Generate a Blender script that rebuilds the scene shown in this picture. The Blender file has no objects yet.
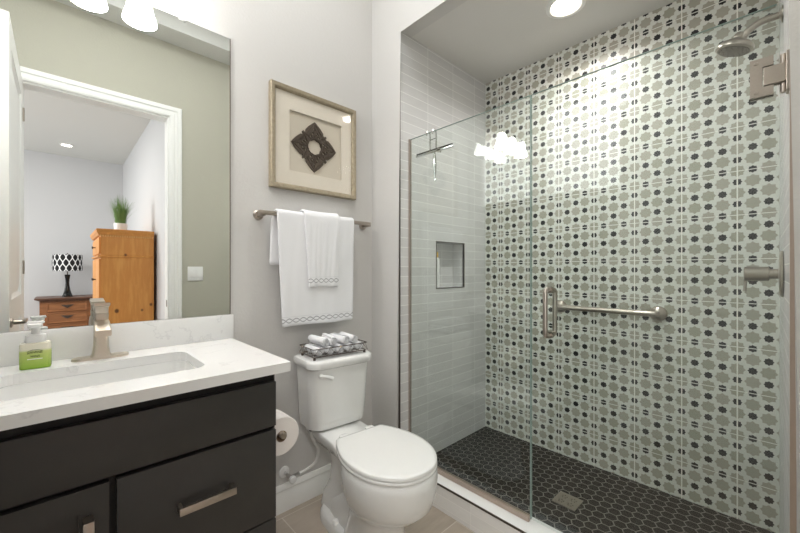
import bpy, bmesh, math, random
from mathutils import Vector, Matrix

random.seed(7)
R = math.radians
PI = math.pi
SC = bpy.context.scene
COL = SC.collection

# ---------------------------------------------------------------- camera, world, light, exposure
H = 1.215                       # camera height above the bathroom floor
cd = bpy.data.cameras.new('camera')
cam = bpy.data.objects.new('camera', cd)
COL.objects.link(cam)
cam.location = (0, 0, H)
cam.rotation_euler = (R(90), 0, R(46.517 - 90))
cd.sensor_width = 36
cd.lens = 359.161 / 800 * 36
cd.shift_y = 2.992 / 800
cd.clip_start = 0.01
SC.camera = cam

SC.view_settings.view_transform = 'Standard'
SC.view_settings.look = 'None'
SC.view_settings.gamma = 1
SC.view_settings.use_curve_mapping = False
SC.view_settings.exposure = 0.58

world = bpy.data.worlds.new('world')
SC.world = world
world.use_nodes = True
world.node_tree.nodes['Background'].inputs[0].default_value = (0.75, 0.85, 1, 1)
world.node_tree.nodes['Background'].inputs[1].default_value = 0.6

SHADE_E = 17.0                  # vanity lamp shades
CAN_E = 9.0                    # recessed cans

def area(name, loc, rot, size, power, col, size_y=None, shape='RECTANGLE'):
    ld = bpy.data.lights.new(name, 'AREA')
    ld.shape = shape
    ld.size = size
    if size_y: ld.size_y = size_y
    ld.energy = power
    ld.color = col
    o = bpy.data.objects.new(name, ld)
    COL.objects.link(o)
    o.location = loc
    o.rotation_euler = rot
    return o

area('bathroom_soft_fill', (0.3, 0.95, 3.235), (0, 0, 0), 1.6, 15, (0.985, 0.995, 1.0), size_y=0.8)  # added broad fill like bounced flash, no fixture at this spot
area('shower_downlight', (1.88, 0.752, 2.555), (0, 0, 0), 0.12, 5.0, (1, 0.985, 0.97), shape='DISK').data.spread = R(150)
area('bedroom_window_daylight', (-3.38, -2.4, 1.6), (0, R(-90), 0), 2.0, 74, (1.0, 0.985, 0.97), size_y=2.6)
area('bedroom_downlight', (-1.0, -2.2, 3.08), (0, 0, 0), 0.6, 34, (1, 0.97, 0.94), shape='DISK')

SC.cycles.max_bounces = 12
SC.cycles.diffuse_bounces = 6
SC.cycles.glossy_bounces = 8
SC.cycles.transmission_bounces = 8
SC.cycles.transparent_max_bounces = 16
SC.cycles.sample_clamp_indirect = 6.0

# ---------------------------------------------------------------- node helper
class N:
    """a socket with arithmetic"""
    def __init__(s, nt, sock): s.nt, s.s = nt, sock
    def _op(s, op, b=None, c=None, rev=False):
        n = s.nt.nodes.new('ShaderNodeMath'); n.operation = op
        a = s
        ins = [a, b] if not rev else [b, a]
        if c is not None: ins.append(c)
        for i, v in enumerate(ins):
            if v is None: continue
            if isinstance(v, N): s.nt.links.new(v.s, n.inputs[i])
            else: n.inputs[i].default_value = v
        return N(s.nt, n.outputs[0])
    def __add__(s, b): return s._op('ADD', b)
    __radd__ = __add__
    def __sub__(s, b): return s._op('SUBTRACT', b)
    def __rsub__(s, b): return s._op('SUBTRACT', b, rev=True)
    def __mul__(s, b): return s._op('MULTIPLY', b)
    __rmul__ = __mul__
    def __truediv__(s, b): return s._op('DIVIDE', b)
    def abs(s): return s._op('ABSOLUTE')
    def sin(s): return s._op('SINE')
    def cos(s): return s._op('COSINE')
    def sqrt(s): return s._op('SQRT')
    def floor(s): return s._op('FLOOR')
    def frac(s): return s._op('FRACT')
    def fmod(s, b): return s._op('FLOORED_MODULO', b)
    def lt(s, b): return s._op('LESS_THAN', b)
    def gt(s, b): return s._op('GREATER_THAN', b)
    def max(s, b): return s._op('MAXIMUM', b)
    def min(s, b): return s._op('MINIMUM', b)
    def round(s): return s._op('ROUND')
    def atan2(s, b): return s._op('ARCTAN2', b)
    def step(s, e, w):          # smooth 1 below e, 0 above
        n = s.nt.nodes.new('ShaderNodeMapRange'); n.clamp = True
        s.nt.links.new(s.s, n.inputs[0])
        n.inputs[1].default_value = e - w; n.inputs[2].default_value = e + w
        n.inputs[3].default_value = 1; n.inputs[4].default_value = 0
        return N(s.nt, n.outputs[0])

def new_mat(name):
    m = bpy.data.materials.new(name)
    m.use_nodes = True
    nt = m.node_tree
    return m, nt, nt.nodes['Principled BSDF']

def coords(nt, kind='Object'):
    n = nt.nodes.new('ShaderNodeTexCoord')
    sp = nt.nodes.new('ShaderNodeSeparateXYZ')
    nt.links.new(n.outputs[kind], sp.inputs[0])
    return [N(nt, sp.outputs[i]) for i in range(3)]

def position(nt):
    n = nt.nodes.new('ShaderNodeNewGeometry')
    sp = nt.nodes.new('ShaderNodeSeparateXYZ')
    nt.links.new(n.outputs['Position'], sp.inputs[0])
    return [N(nt, sp.outputs[i]) for i in range(3)]

def vec(nt, x, y, z=0.0):
    n = nt.nodes.new('ShaderNodeCombineXYZ')
    for i, v in enumerate((x, y, z)):
        if isinstance(v, N): nt.links.new(v.s, n.inputs[i])
        else: n.inputs[i].default_value = v
    return n.outputs[0]

def mixc(nt, f, a, b):
    n = nt.nodes.new('ShaderNodeMix'); n.data_type = 'RGBA'
    if isinstance(f, N): nt.links.new(f.s, n.inputs[0])
    else: n.inputs[0].default_value = f
    for i, v in ((6, a), (7, b)):
        if isinstance(v, tuple): n.inputs[i].default_value = (*v[:3], 1)
        else: nt.links.new(v, n.inputs[i])
    return n.outputs[2]

def noise(nt, vecsock, scale, detail=3, rough=0.5, out=0):
    n = nt.nodes.new('ShaderNodeTexNoise')
    n.inputs['Scale'].default_value = scale
    n.inputs['Detail'].default_value = detail
    n.inputs['Roughness'].default_value = rough
    if vecsock is not None: nt.links.new(vecsock, n.inputs['Vector'])
    return N(nt, n.outputs[out])

def wnoise(nt, v):
    n = nt.nodes.new('ShaderNodeTexWhiteNoise'); n.noise_dimensions = '3D'
    nt.links.new(v, n.inputs['Vector'])
    return N(nt, n.outputs['Value'])

def bump(nt, bsdf, hsock, strength, dist=0.002):
    b = nt.nodes.new('ShaderNodeBump')
    b.inputs['Strength'].default_value = strength
    b.inputs['Distance'].default_value = dist
    nt.links.new(hsock.s if isinstance(hsock, N) else hsock, b.inputs['Height'])
    nt.links.new(b.outputs[0], bsdf.inputs['Normal'])

def srgb(r, g, b):
    def f(c):
        c /= 255
        return c / 12.92 if c <= 0.04045 else ((c + 0.055) / 1.055) ** 2.4
    return (f(r), f(g), f(b))

def simple(name, col, rough=0.5, metal=0.0, spec=0.5, grain=0.0, gscale=60, coat=0.0):
    m, nt, b = new_mat(name)
    b.inputs['Roughness'].default_value = rough
    b.inputs['Metallic'].default_value = metal
    b.inputs['Specular IOR Level'].default_value = spec
    b.inputs['Coat Weight'].default_value = coat
    x, y, z = coords(nt)
    n = noise(nt, vec(nt, x, y, z), gscale, 2)
    c = mixc(nt, n, tuple(v * (1 - grain) for v in col), tuple(min(1, v * (1 + grain)) for v in col))
    nt.links.new(c, b.inputs['Base Color'])
    return m

def paint(name, col, bstr=0.25):
    m, nt, b = new_mat(name)
    b.inputs['Base Color'].default_value = (*col, 1)
    b.inputs['Roughness'].default_value = 0.7
    b.inputs['Specular IOR Level'].default_value = 0.25
    px, py, pz = position(nt)
    n = noise(nt, vec(nt, px, py, pz), 90, 3, 0.55)
    bump(nt, b, n, bstr, 0.004)
    return m

def emis(name, col, strength, rough=0.3):
    m, nt, b = new_mat(name)
    b.inputs['Base Color'].default_value = (*col, 1)
    b.inputs['Roughness'].default_value = rough
    b.inputs['Emission Color'].default_value = (*col, 1)
    b.inputs['Emission Strength'].default_value = strength
    return m

M = {}
M['wall'] = paint('wall_grey_paint', srgb(206, 204, 201))
M['sage'] = paint('sage_wall_paint', srgb(182, 180, 166))
M['bedwall'] = paint('bedroom_paint', srgb(204, 204, 205), 0.1)
M['ceil'] = paint('ceiling_paint', srgb(212, 212, 208), 0.3)
M['showerceil'] = paint('shower_ceiling_paint', srgb(216, 214, 210), 0.3)
M['white'] = simple('white_trim_paint', srgb(236, 236, 233), 0.35, grain=0.01)
M['porcelain'] = simple('white_porcelain', srgb(233, 233, 231), 0.12, spec=0.6, grain=0.01, coat=0.3)
M['plastic'] = simple('white_plastic', srgb(236, 236, 234), 0.3, grain=0.01)
M['nickel'] = simple('brushed_nickel', srgb(176, 167, 157), 0.3, 1.0, grain=0.06, gscale=200)
M['nickel_light'] = simple('satin_nickel_faucet', srgb(212, 203, 190), 0.36, 1.0, grain=0.05, gscale=200)
M['nickel_dark'] = simple('dark_satin_metal', srgb(120, 112, 104), 0.35, 1.0, grain=0.05, gscale=200)
M['chrome'] = simple('chrome', srgb(220, 220, 220), 0.08, 1.0, grain=0.01)
M['schluter'] = simple('dark_metal_edge_trim', srgb(92, 84, 78), 0.4, 0.7, grain=0.03)
M['bronze_trim'] = simple('taupe_metal_edge', srgb(182, 166, 155), 0.4, 0.7, grain=0.03)
M['charcoal'] = simple('charcoal_cabinet_paint', srgb(58, 56, 54), 0.38, spec=0.4, grain=0.05, gscale=25)
M['black'] = simple('black_recess', srgb(10, 10, 10), 0.6, grain=0.05)
M['gloss_black'] = simple('gloss_black', srgb(14, 14, 15), 0.15, grain=0.05)
M['dark_metal'] = simple('dark_bronze_wire', srgb(98, 88, 82), 0.4, 0.8, grain=0.05)
M['cream'] = simple('cream_mat_board', srgb(222, 214, 200), 0.8, grain=0.02, gscale=300)
M['linen'] = simple('pale_linen_board', srgb(205, 196, 180), 0.85, grain=0.03, gscale=300)
M['clear'] = None

def glass_mat(name, tint, ior=1.5):
    m = bpy.data.materials.new(name); m.use_nodes = True
    nt = m.node_tree
    for n in list(nt.nodes): nt.nodes.remove(n)
    out = nt.nodes.new('ShaderNodeOutputMaterial')
    t = nt.nodes.new('ShaderNodeBsdfTransparent'); t.inputs[0].default_value = (*tint, 1)
    g = nt.nodes.new('ShaderNodeBsdfGlossy'); g.inputs['Roughness'].default_value = 0.0
    g.inputs['Color'].default_value = (1, 1, 1, 1)
    f = nt.nodes.new('ShaderNodeFresnel')
    ge = nt.nodes.new('ShaderNodeNewGeometry')      # the same reflectance on both faces of the sheet
    nt.links.new((N(nt, ge.outputs['Backfacing']) * (1 / ior - ior) + ior).s, f.inputs[0])
    mx = nt.nodes.new('ShaderNodeMixShader')
    nt.links.new(f.outputs[0], mx.inputs[0]); nt.links.new(t.outputs[0], mx.inputs[1]); nt.links.new(g.outputs[0], mx.inputs[2])
    nt.links.new(mx.outputs[0], out.inputs[0])
    return m
M['glass'] = glass_mat('shower_glass', (0.945, 0.97, 0.958), 1.5)
M['glass_fixed'] = glass_mat('fixed_panel_glass', (0.945, 0.97, 0.958), 1.52)
M['glass_edge'] = simple('green_glass_edge', srgb(160, 178, 171), 0.15, spec=0.8, grain=0.1, gscale=30)
M['picture_glass'] = glass_mat('picture_glass', (0.99, 0.99, 0.99), 1.15)
M['seal'] = simple('clear_seal_strip', srgb(188, 198, 192), 0.3, grain=0.05)

def mirror_mat():
    m, nt, b = new_mat('mirror_silver')
    b.inputs['Base Color'].default_value = (0.90, 0.92, 0.905, 1)
    b.inputs['Metallic'].default_value = 1
    b.inputs['Roughness'].default_value = 0.0
    return m
M['mirror'] = mirror_mat()

def patterned_tile():
    m, nt, b = new_mat('octagon_dot_cement_tile')
    px, py, pz = position(nt)
    P = 0.2032 / 4
    u = (py - 0.1310) / P
    v = (pz - (H + 0.0480)) / (0.2020 / 4)
    cu, cv = u.round(), v.round()
    lx, ly = (u - cu).abs(), (v - cv).abs()
    par = (cu + cv).fmod(2.0)            # 0 -> octagon, 1 -> dot
    def star(ax, ay, k):
        d = ax.max(ay).min((ax + ay) * 0.70711)
        L = (ax * ax + ay * ay).sqrt()
        return d + L * k
    dot = star(lx, ly, 0.08).step(0.266, 0.010) * par.gt(0.5)
    # octagons overlap into neighbouring cells: evaluate the own cell and the four neighbours
    octm = None
    for dx, dy in ((0, 0), (1, 0), (0, 1)):
        ax = lx if dx == 0 else (1.0 - lx)
        ay = ly if dy == 0 else (1.0 - ly)
        want = par.lt(0.5) if dx + dy == 0 else par.gt(0.5)
        o = star(ax, ay, 0.10).step(0.452, 0.010) * want
        octm = o if octm is None else octm.max(o)
    # tile grout every 4 cells
    gu = ((u / 4.0) - (u / 4.0).round()).abs()
    gv = ((v / 4.0) - (v / 4.0).round()).abs()
    grout = gu.step(0.012, 0.003).max(gv.step(0.0085, 0.003))
    # one tint per octagon: nearest even cell
    a = ((u + v) / 2.0).round(); c = ((u - v) / 2.0).round()
    w = wnoise(nt, vec(nt, a, c, 3.0))
    oc = mixc(nt, w, srgb(160, 158, 142), srgb(170, 165, 153))
    fine = noise(nt, vec(nt, px, py, pz), 45, 3)
    oc = mixc(nt, fine * 0.25, oc, srgb(186, 182, 168))
    col = mixc(nt, octm, srgb(217, 218, 211), oc)
    col = mixc(nt, dot, col, srgb(27, 28, 28))
    col = mixc(nt, grout, col, srgb(240, 238, 231))
    nt.links.new(col, b.inputs['Base Color'])
    b.inputs['Roughness'].default_value = 0.38
    bump(nt, b, (1.0 - grout), 0.35, 0.002)
    return m
M['pattern'] = patterned_tile()

def stacked_tile(name, axis, w, h, u0, v0, ca, cb, grout_c, g=0.0016):
    m, nt, b = new_mat(name)
    p = position(nt)
    u = (p[axis] - u0) / w
    v = (p[2] - v0) / h
    gu = (u - u.round()).abs() * w
    gv = (v - v.round()).abs() * h
    grout = gu.step(g, 0.0005).max(gv.step(g, 0.0005))
    t = wnoise(nt, vec(nt, u.floor(), v.floor(), 1.0))
    col = mixc(nt, t, ca, cb)
    n = noise(nt, vec(nt, p[0] * 2.0, p[1] * 2.0, p[2] * 14.0), 9, 3)
    col = mixc(nt, n * 0.5, col, tuple(min(1, c * 1.12) for c in cb))
    col = mixc(nt, grout, col, grout_c)
    nt.links.new(col, b.inputs['Base Color'])
    b.inputs['Roughness'].default_value = 0.25
    bump(nt, b, (1.0 - grout) + n * 0.2, 0.4, 0.0015)
    return m
M['subway'] = stacked_tile('stacked_grey_tile', 0, 0.245, 0.0553, 1.6345, 0.070, srgb(196, 195, 194), srgb(208, 207, 206), srgb(234, 234, 231))
M['subway_y'] = stacked_tile('stacked_grey_tile_curb', 1, 0.245, 0.0553, 0.99, 0.022, srgb(214, 212, 209), srgb(226, 224, 221), srgb(236, 234, 230))

def hex_tile():
    m, nt, b = new_mat('black_hexagon_mosaic')
    px, py, pz = position(nt)
    s = 0.0515
    x = px / s; y = py / s
    r3 = 1.7320508
    ax = x.fmod(1.0) - 0.5; ay = y.fmod(r3) - r3 / 2
    bx = (x - 0.5).fmod(1.0) - 0.5; by = (y - r3 / 2).fmod(r3) - r3 / 2
    def hd(a, c):
        a = a.abs(); c = c.abs()
        return a.max(a * 0.5 + c * 0.8660254)
    d = hd(ax, ay).min(hd(bx, by))
    grout = 1.0 - d.step(0.455, 0.010)
    n = noise(nt, vec(nt, px, py, pz), 30, 3)
    tile = mixc(nt, n, srgb(9, 9, 10), srgb(22, 22, 22))
    col = mixc(nt, grout, tile, srgb(118, 115, 110))
    nt.links.new(col, b.inputs['Base Color'])
    b.inputs['Specular IOR Level'].default_value = 0.06
    b.inputs['Roughness'].default_value = 0.55
    bump(nt, b, 1.0 - grout, 0.4, 0.0015)
    return m
M['hex'] = hex_tile()

def plank_tile():
    m, nt, b = new_mat('taupe_plank_tile')
    px, py, pz = position(nt)
    w, L = 0.30, 0.60
    v = (py - 1.37) / w
    row = v.floor()
    u = (px - 0.79) / L + row * 0.5
    gu = (u - u.round()).abs() * L
    gv = (v - v.round()).abs() * w
    grout = gu.step(0.002, 0.0006).max(gv.step(0.002, 0.0006))
    t = wnoise(nt, vec(nt, u.floor(), row, 2.0))
    n = noise(nt, vec(nt, px * 1.2, py * 5.0, pz), 6, 5, 0.6)
    col = mixc(nt, t, srgb(150, 138, 124), srgb(168, 156, 142))
    col = mixc(nt, n, col, srgb(190, 178, 164))
    col = mixc(nt, grout, col, srgb(205, 198, 188))
    nt.links.new(col, b.inputs['Base Color'])
    b.inputs['Roughness'].default_value = 0.4
    bump(nt, b, 1.0 - grout, 0.3, 0.001)
    return m
M['plank'] = plank_tile()
M['carpet'] = simple('bedroom_carpet', srgb(166, 163, 160), 0.95, grain=0.12, gscale=400)

def quartz():
    m, nt, b = new_mat('white_quartz')
    px, py, pz = position(nt)
    n1 = noise(nt, vec(nt, px, py, pz), 3.2, 6, 0.62)
    vein = (n1 - 0.5).abs().step(0.006, 0.006)
    n2 = noise(nt, vec(nt, px, py, pz), 5.0, 2)
    f = vein * n2.gt(0.56) * 0.26
    col = mixc(nt, f, srgb(233, 233, 232), srgb(170, 170, 172))
    fine = noise(nt, vec(nt, px, py, pz), 160, 2)
    col = mixc(nt, fine * 0.08, col, srgb(205, 203, 200))
    nt.links.new(col, b.inputs['Base Color'])
    b.inputs['Roughness'].default_value = 0.16
    b.inputs['Specular IOR Level'].default_value = 0.5
    return m
M['quartz'] = quartz()

def champagne():
    m, nt, b = new_mat('champagne_wood_frame')
    x, y, z = position(nt)
    n = noise(nt, vec(nt, x, y, z), 70, 4, 0.6)
    col = mixc(nt, n, srgb(118, 106, 86), srgb(186, 174, 150))
    nt.links.new(col, b.inputs['Base Color'])
    b.inputs['Roughness'].default_value = 0.5
    b.inputs['Metallic'].default_value = 0.3
    return m
M['champagne'] = champagne()

def wood(name, a, bcol, knots=True, axis=2, dark=srgb(70, 34, 14)):
    m, nt, b = new_mat(name)
    p = position(nt)
    q = [c * 9.0 for c in p]; q[axis] = p[axis] * 1.1
    n = noise(nt, vec(nt, *q), 2.5, 5, 0.6)
    rings = ((n * 14.0).sin() * 0.5 + 0.5)
    col = mixc(nt, rings * 0.7, a, bcol)
    if knots:
        k = None                                  # the knots of the boards
        for kx, kz, kr in ((0.459, 0.758, 0.019), (0.687, 0.751, 0.011), (0.772, 0.808, 0.014), (0.536, 1.377, 0.012), (0.62, 0.42, 0.018), (0.40, 0.30, 0.014)):
            d = (((p[0] - kx) * (p[0] - kx) + (p[2] - kz) * (p[2] - kz) * 0.7).sqrt()).step(kr, 0.006)
            k = d if k is None else k.max(d)
        col = mixc(nt, k * 0.85, col, dark)
    nt.links.new(col, b.inputs['Base Color'])
    b.inputs['Roughness'].default_value = 0.42
    return m
M['pine'] = wood('honey_pine', srgb(214, 152, 78), srgb(196, 126, 56))
M['walnut'] = wood('brown_stained_pine', srgb(158, 106, 68), srgb(128, 82, 50), False, 0)
M['walnut_top'] = wood('dark_stained_top', srgb(120, 88, 72), srgb(92, 66, 54), False, 0)
M['carved'] = simple('carved_dark_wood', srgb(78, 66, 54), 0.7, grain=0.45, gscale=220)
M['pine_light'] = simple('pale_dentil_wood', srgb(226, 176, 108), 0.5, grain=0.1)

def terry(name, bands):
    """white cloth; bands = (z0, zone half height, x wavelength) of the interlaced embroidery"""
    m, nt, b = new_mat(name)
    px, py, pz = position(nt)
    base = srgb(238, 238, 240)
    n = noise(nt, vec(nt, px, py, pz), 500, 2)
    col = mixc(nt, n, tuple(c * 0.94 for c in base), base)
    for z0, slope, x0, amp, wl, wid in bands:
        zz = pz - z0 - (px - x0) * slope
        k = 2 * PI / wl
        s1 = (px * k).sin() * amp
        band = (zz - s1).abs().step(wid, wid * 0.4).max((zz + s1).abs().step(wid, wid * 0.4))
        band = band * zz.abs().lt(amp + wid * 2)
        stripe = (px * (2 * PI / 0.0042)).sin().gt(-0.35)
        col = mixc(nt, band * (0.45 + stripe * 0.45), col, srgb(128, 128, 132))
        hem = (zz - amp - 0.009).abs().step(0.0012, 0.0006)
        col = mixc(nt, hem * 0.5, col, srgb(196, 196, 200))
    nt.links.new(col, b.inputs['Base Color'])
    b.inputs['Roughness'].default_value = 0.95
    b.inputs['Specular IOR Level'].default_value = 0.1
    bump(nt, b, n, 0.5, 0.002)
    return m
M['bath_towel'] = terry('white_terry_bath', [(0.966, 0.0, 0.97, 0.0095, 0.075, 0.0026)])
M['hand_towel'] = terry('white_terry_hand', [(1.158, 0.0, 0.97, 0.0095, 0.06, 0.0024)])
M['cloth'] = terry('white_terry_plain', [])
M['paper'] = simple('toilet_paper', srgb(238, 232, 228), 0.95, grain=0.02, gscale=300)
M['core'] = simple('cardboard_core', srgb(150, 125, 100), 0.9, grain=0.1)

def ogee_shade():
    m, nt, b = new_mat('ogee_patterned_shade')
    x, y, z = coords(nt)
    th = y.atan2(x) / (2 * PI)
    u = th * 15.0
    ph = (z - 0.13) / 0.17 * 2 * PI
    s = ph.cos() * 0.25
    def ln(off, sg):
        q = u + off + s * sg
        return (q - q.round()).abs()
    d = ln(0.25, 1).min(ln(-0.25, -1))
    f = d.step(0.095, 0.015)
    col = mixc(nt, f, srgb(18, 18, 20), srgb(240, 240, 240))
    nt.links.new(col, b.inputs['Base Color'])
    b.inputs['Roughness'].default_value = 0.8
    return m
M['ogee'] = ogee_shade()

def grass_mat():
    m, nt, b = new_mat('grass_green')
    p = position(nt)
    n = noise(nt, vec(nt, *p), 60, 2)
    col = mixc(nt, n, srgb(58, 96, 38), srgb(128, 160, 84))
    nt.links.new(col, b.inputs['Base Color'])
    b.inputs['Roughness'].default_value = 0.6
    return m
M['grass'] = grass_mat()

def soap_body():
    m, nt, b = new_mat('soap_bottle_label')
    x, y, z = coords(nt)
    top = (1.0 - z.step(0.058, 0.004))
    g = z.step(0.030, 0.028)
    green = mixc(nt, g, srgb(196, 208, 128), srgb(140, 178, 52))
    col = mixc(nt, top, green, srgb(226, 222, 204))
    nt.links.new(col, b.inputs['Base Color'])
    b.inputs['Roughness'].default_value = 0.25
    b.inputs['Transmission Weight'].default_value = 0.0
    return m
M['soap'] = soap_body()
M['ink'] = simple('dark_green_ink', srgb(62, 74, 40), 0.6, grain=0.1)
M['shade'] = emis('lit_frosted_glass_shade', (1.0, 0.98, 0.955), SHADE_E)
M['bulb'] = emis('lit_bulb', (1.0, 0.88, 0.72), 10)
M['can'] = emis('lit_recessed_lens', (1.0, 0.90, 0.74), CAN_E)
M['can_bed'] = emis('lit_bedroom_lens', (1.0, 0.93, 0.82), 8)
M['frosted'] = emis('daylit_frosted_glass', (0.98, 0.99, 1.0), 1.15)
M['yellow'] = simple('yellow_cap', srgb(226, 182, 60), 0.4, grain=0.05)
M['hose'] = simple('braided_hose', srgb(222, 221, 218), 0.45, 0.0, grain=0.12, gscale=500)
M['blue'] = simple('blue_knob_face', srgb(70, 84, 160), 0.4, grain=0.1)

# ---------------------------------------------------------------- mesh helpers
def BM(): return bmesh.new()

def box(bm, x0, x1, y0, y1, z0, z1, bev=0.0, seg=2):
    r = bmesh.ops.create_cube(bm, size=1)
    vs = r['verts']
    for v in vs:
        v.co = Vector(((x0 + x1) / 2 + v.co.x * (x1 - x0), (y0 + y1) / 2 + v.co.y * (y1 - y0), (z0 + z1) / 2 + v.co.z * (z1 - z0)))
    if bev:
        es = list({e for v in vs for e in v.link_edges})
        bmesh.ops.bevel(bm, geom=es, offset=bev, segments=seg, affect='EDGES', profile=0.5)
    return vs

def loft(bm, rings, cap0=True, cap1=True, closed=False):
    vr = [[bm.verts.new(Vector(p)) for p in r] for r in rings]
    n = len(vr[0])
    pairs = list(zip(vr[:-1], vr[1:]))
    if closed: pairs.append((vr[-1], vr[0]))
    for a, b in pairs:
        for i in range(n):
            j = (i + 1) % n
            bm.faces.new((a[i], a[j], b[j], b[i]))
    if not closed:
        if cap0: bm.faces.new(list(reversed(vr[0])))
        if cap1: bm.faces.new(vr[-1])
    return vr

def ring(cx, cy, rx, ry, z, n=40, p=2.0):
    out = []
    for i in range(n):
        a = 2 * PI * i / n
        c, s = math.cos(a), math.sin(a)
        out.append((cx + rx * math.copysign(abs(c) ** (2 / p), c), cy + ry * math.copysign(abs(s) ** (2 / p), s), z))
    return out

def lathe(bm, prof, c=(0, 0, 0), axis='z', n=32, cap0=True, cap1=True):
    """prof: list of (radius, height along the axis)"""
    rings = []
    for r, h in prof:
        rr = []
        for i in range(n):
            a = 2 * PI * i / n
            x, y = r * math.cos(a), r * math.sin(a)
            p = {'z': (x, y, h), 'y': (x, h, -y), 'x': (h, x, y)}[axis]
            rr.append((c[0] + p[0], c[1] + p[1], c[2] + p[2]))
        rings.append(rr)
    loft(bm, rings, cap0, cap1)

def smooth_path(pts, sub=6, closed=False):
    P = [Vector(p) for p in pts]
    n = len(P); out = []
    rng = range(n) if closed else range(n - 1)
    for i in rng:
        p0 = P[(i - 1) % n] if closed or i > 0 else P[0]
        p1, p2 = P[i], P[(i + 1) % n]
        p3 = P[(i + 2) % n] if closed or i + 2 < n else P[-1]
        for k in range(sub):
            t = k / sub
            out.append(0.5 * ((2 * p1) + (-p0 + p2) * t + (2 * p0 - 5 * p1 + 4 * p2 - p3) * t * t + (-p0 + 3 * p1 - 3 * p2 + p3) * t ** 3))
    if not closed: out.append(P[-1])
    return out

def tube(bm, pts, r, n=10, closed=False, cap=True):
    P = [Vector(p) for p in pts]
    m = len(P)
    rings = []; up = None
    for i in range(m):
        if closed: t = P[(i + 1) % m] - P[i - 1]
        else: t = P[min(i + 1, m - 1)] - P[max(i - 1, 0)]
        t.normalize()
        if up is None:
            up = Vector((0, 0, 1)) if abs(t.z) < 0.9 else Vector((1, 0, 0))
        s = t.cross(up)
        if s.length < 1e-5: s = t.cross(Vector((0.3, 1, 0.2)))
        s.normalize(); up = s.cross(t); up.normalize()
        rad = r(i / (m - 1)) if callable(r) else r
        rings.append([P[i] + (s * math.cos(2 * PI * k / n) + up * math.sin(2 * PI * k / n)) * rad for k in range(n)])
    loft(bm, rings, cap, cap, closed)

def prism(bm, pts, d):
    """extrude the planar polygon pts by vector d"""
    a = [bm.verts.new(Vector(p)) for p in pts]
    b = [bm.verts.new(Vector(p) + Vector(d)) for p in pts]
    n = len(a)
    bm.faces.new(a); bm.faces.new(list(reversed(b)))
    for i in range(n):
        j = (i + 1) % n
        bm.faces.new((a[j], a[i], b[i], b[j]))

def holed(bm, outer, holes, d):
    """plate with holes: planar polygons (3-D points) extruded by d"""
    d = Vector(d)
    for off in (Vector((0, 0, 0)), d):
        es = []
        for loop in [outer] + holes:
            vs = [bm.verts.new(Vector(p) + off) for p in loop]
            for i in range(len(vs)):
                es.append(bm.edges.new((vs[i], vs[(i + 1) % len(vs)])))
        bmesh.ops.triangle_fill(bm, use_beauty=True, use_dissolve=False, edges=es)
    for loop in [outer] + holes:
        n = len(loop)
        a = [bm.verts.new(Vector(p)) for p in loop]; b = [bm.verts.new(Vector(p) + d) for p in loop]
        for i in range(n):
            j = (i + 1) % n
            bm.faces.new((a[i], a[j], b[j], b[i]))
    bmesh.ops.remove_doubles(bm, verts=bm.verts, dist=1e-5)

def rrect(x0, x1, y0, y1, r, n=6):
    pts = []
    for cx, cy, a0 in ((x1 - r, y1 - r, 0), (x0 + r, y1 - r, 90), (x0 + r, y0 + r, 180), (x1 - r, y0 + r, 270)):
        for k in range(n + 1):
            a = R(a0 + 90 * k / n)
            pts.append((cx + r * math.cos(a), cy + r * math.sin(a)))
    return pts

def wroot(p):
    """location of the top object of p"""
    while p.parent: p = p.parent
    return p

def obj(name, bm, mat, parent=None, local=False, angle=35, flat=False):
    """link bm as ONE mesh object; vertices are in world space unless local"""
    bmesh.ops.recalc_face_normals(bm, faces=bm.faces)
    me = bpy.data.meshes.new(name)
    o = bpy.data.objects.new(name, me)
    COL.objects.link(o)
    if parent is not None:
        if not local:
            L = wroot(parent).location
            for v in bm.verts: v.co -= L
        o.parent = parent
    elif not local:
        # origin at the base of the thing
        xs = [v.co.x for v in bm.verts]; ys = [v.co.y for v in bm.verts]; zs = [v.co.z for v in bm.verts]
        L = Vector(((min(xs) + max(xs)) / 2, (min(ys) + max(ys)) / 2, min(zs)))
        for v in bm.verts: v.co -= L
        o.location = L
    bm.to_mesh(me); bm.free()
    for m in (mat if isinstance(mat, (list, tuple)) else [mat]): me.materials.append(m)
    if not flat:
        for p in me.polygons: p.use_smooth = True
        me.set_sharp_from_angle(angle=R(angle))
    return o

def tag(o, label=None, cat=None, group=None, kind=None):
    if label: o['label'] = label
    if cat: o['category'] = cat
    if group: o['group'] = group
    if kind: o['kind'] = kind
    return o

def thing(name, label, cat, loc, rotz=0.0, group=None):
    o = bpy.data.objects.new(name, None)
    COL.objects.link(o)
    o.location = loc; o.rotation_euler = (0, 0, rotz)
    o.empty_display_size = 0.05
    return tag(o, label, cat, group)

def struct(name, bm, mat, label=None, cat=None, flat=False, parent=None):
    o = obj(name, bm, mat, parent, flat=flat)
    if parent is None:
        tag(o, label, cat, kind='structure')
    return o

def dup(root, loc, rotz=None, label=None, group=None):
    r = root.copy(); COL.objects.link(r); r.location = loc
    if rotz is not None: r.rotation_euler = (0, 0, rotz)
    if label: r['label'] = label
    if group: r['group'] = group
    for ch in list(root.children):
        c = ch.copy(); COL.objects.link(c); c.parent = r
        for g in list(ch.children):
            d = g.copy(); COL.objects.link(d); d.parent = c
    return r

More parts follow.
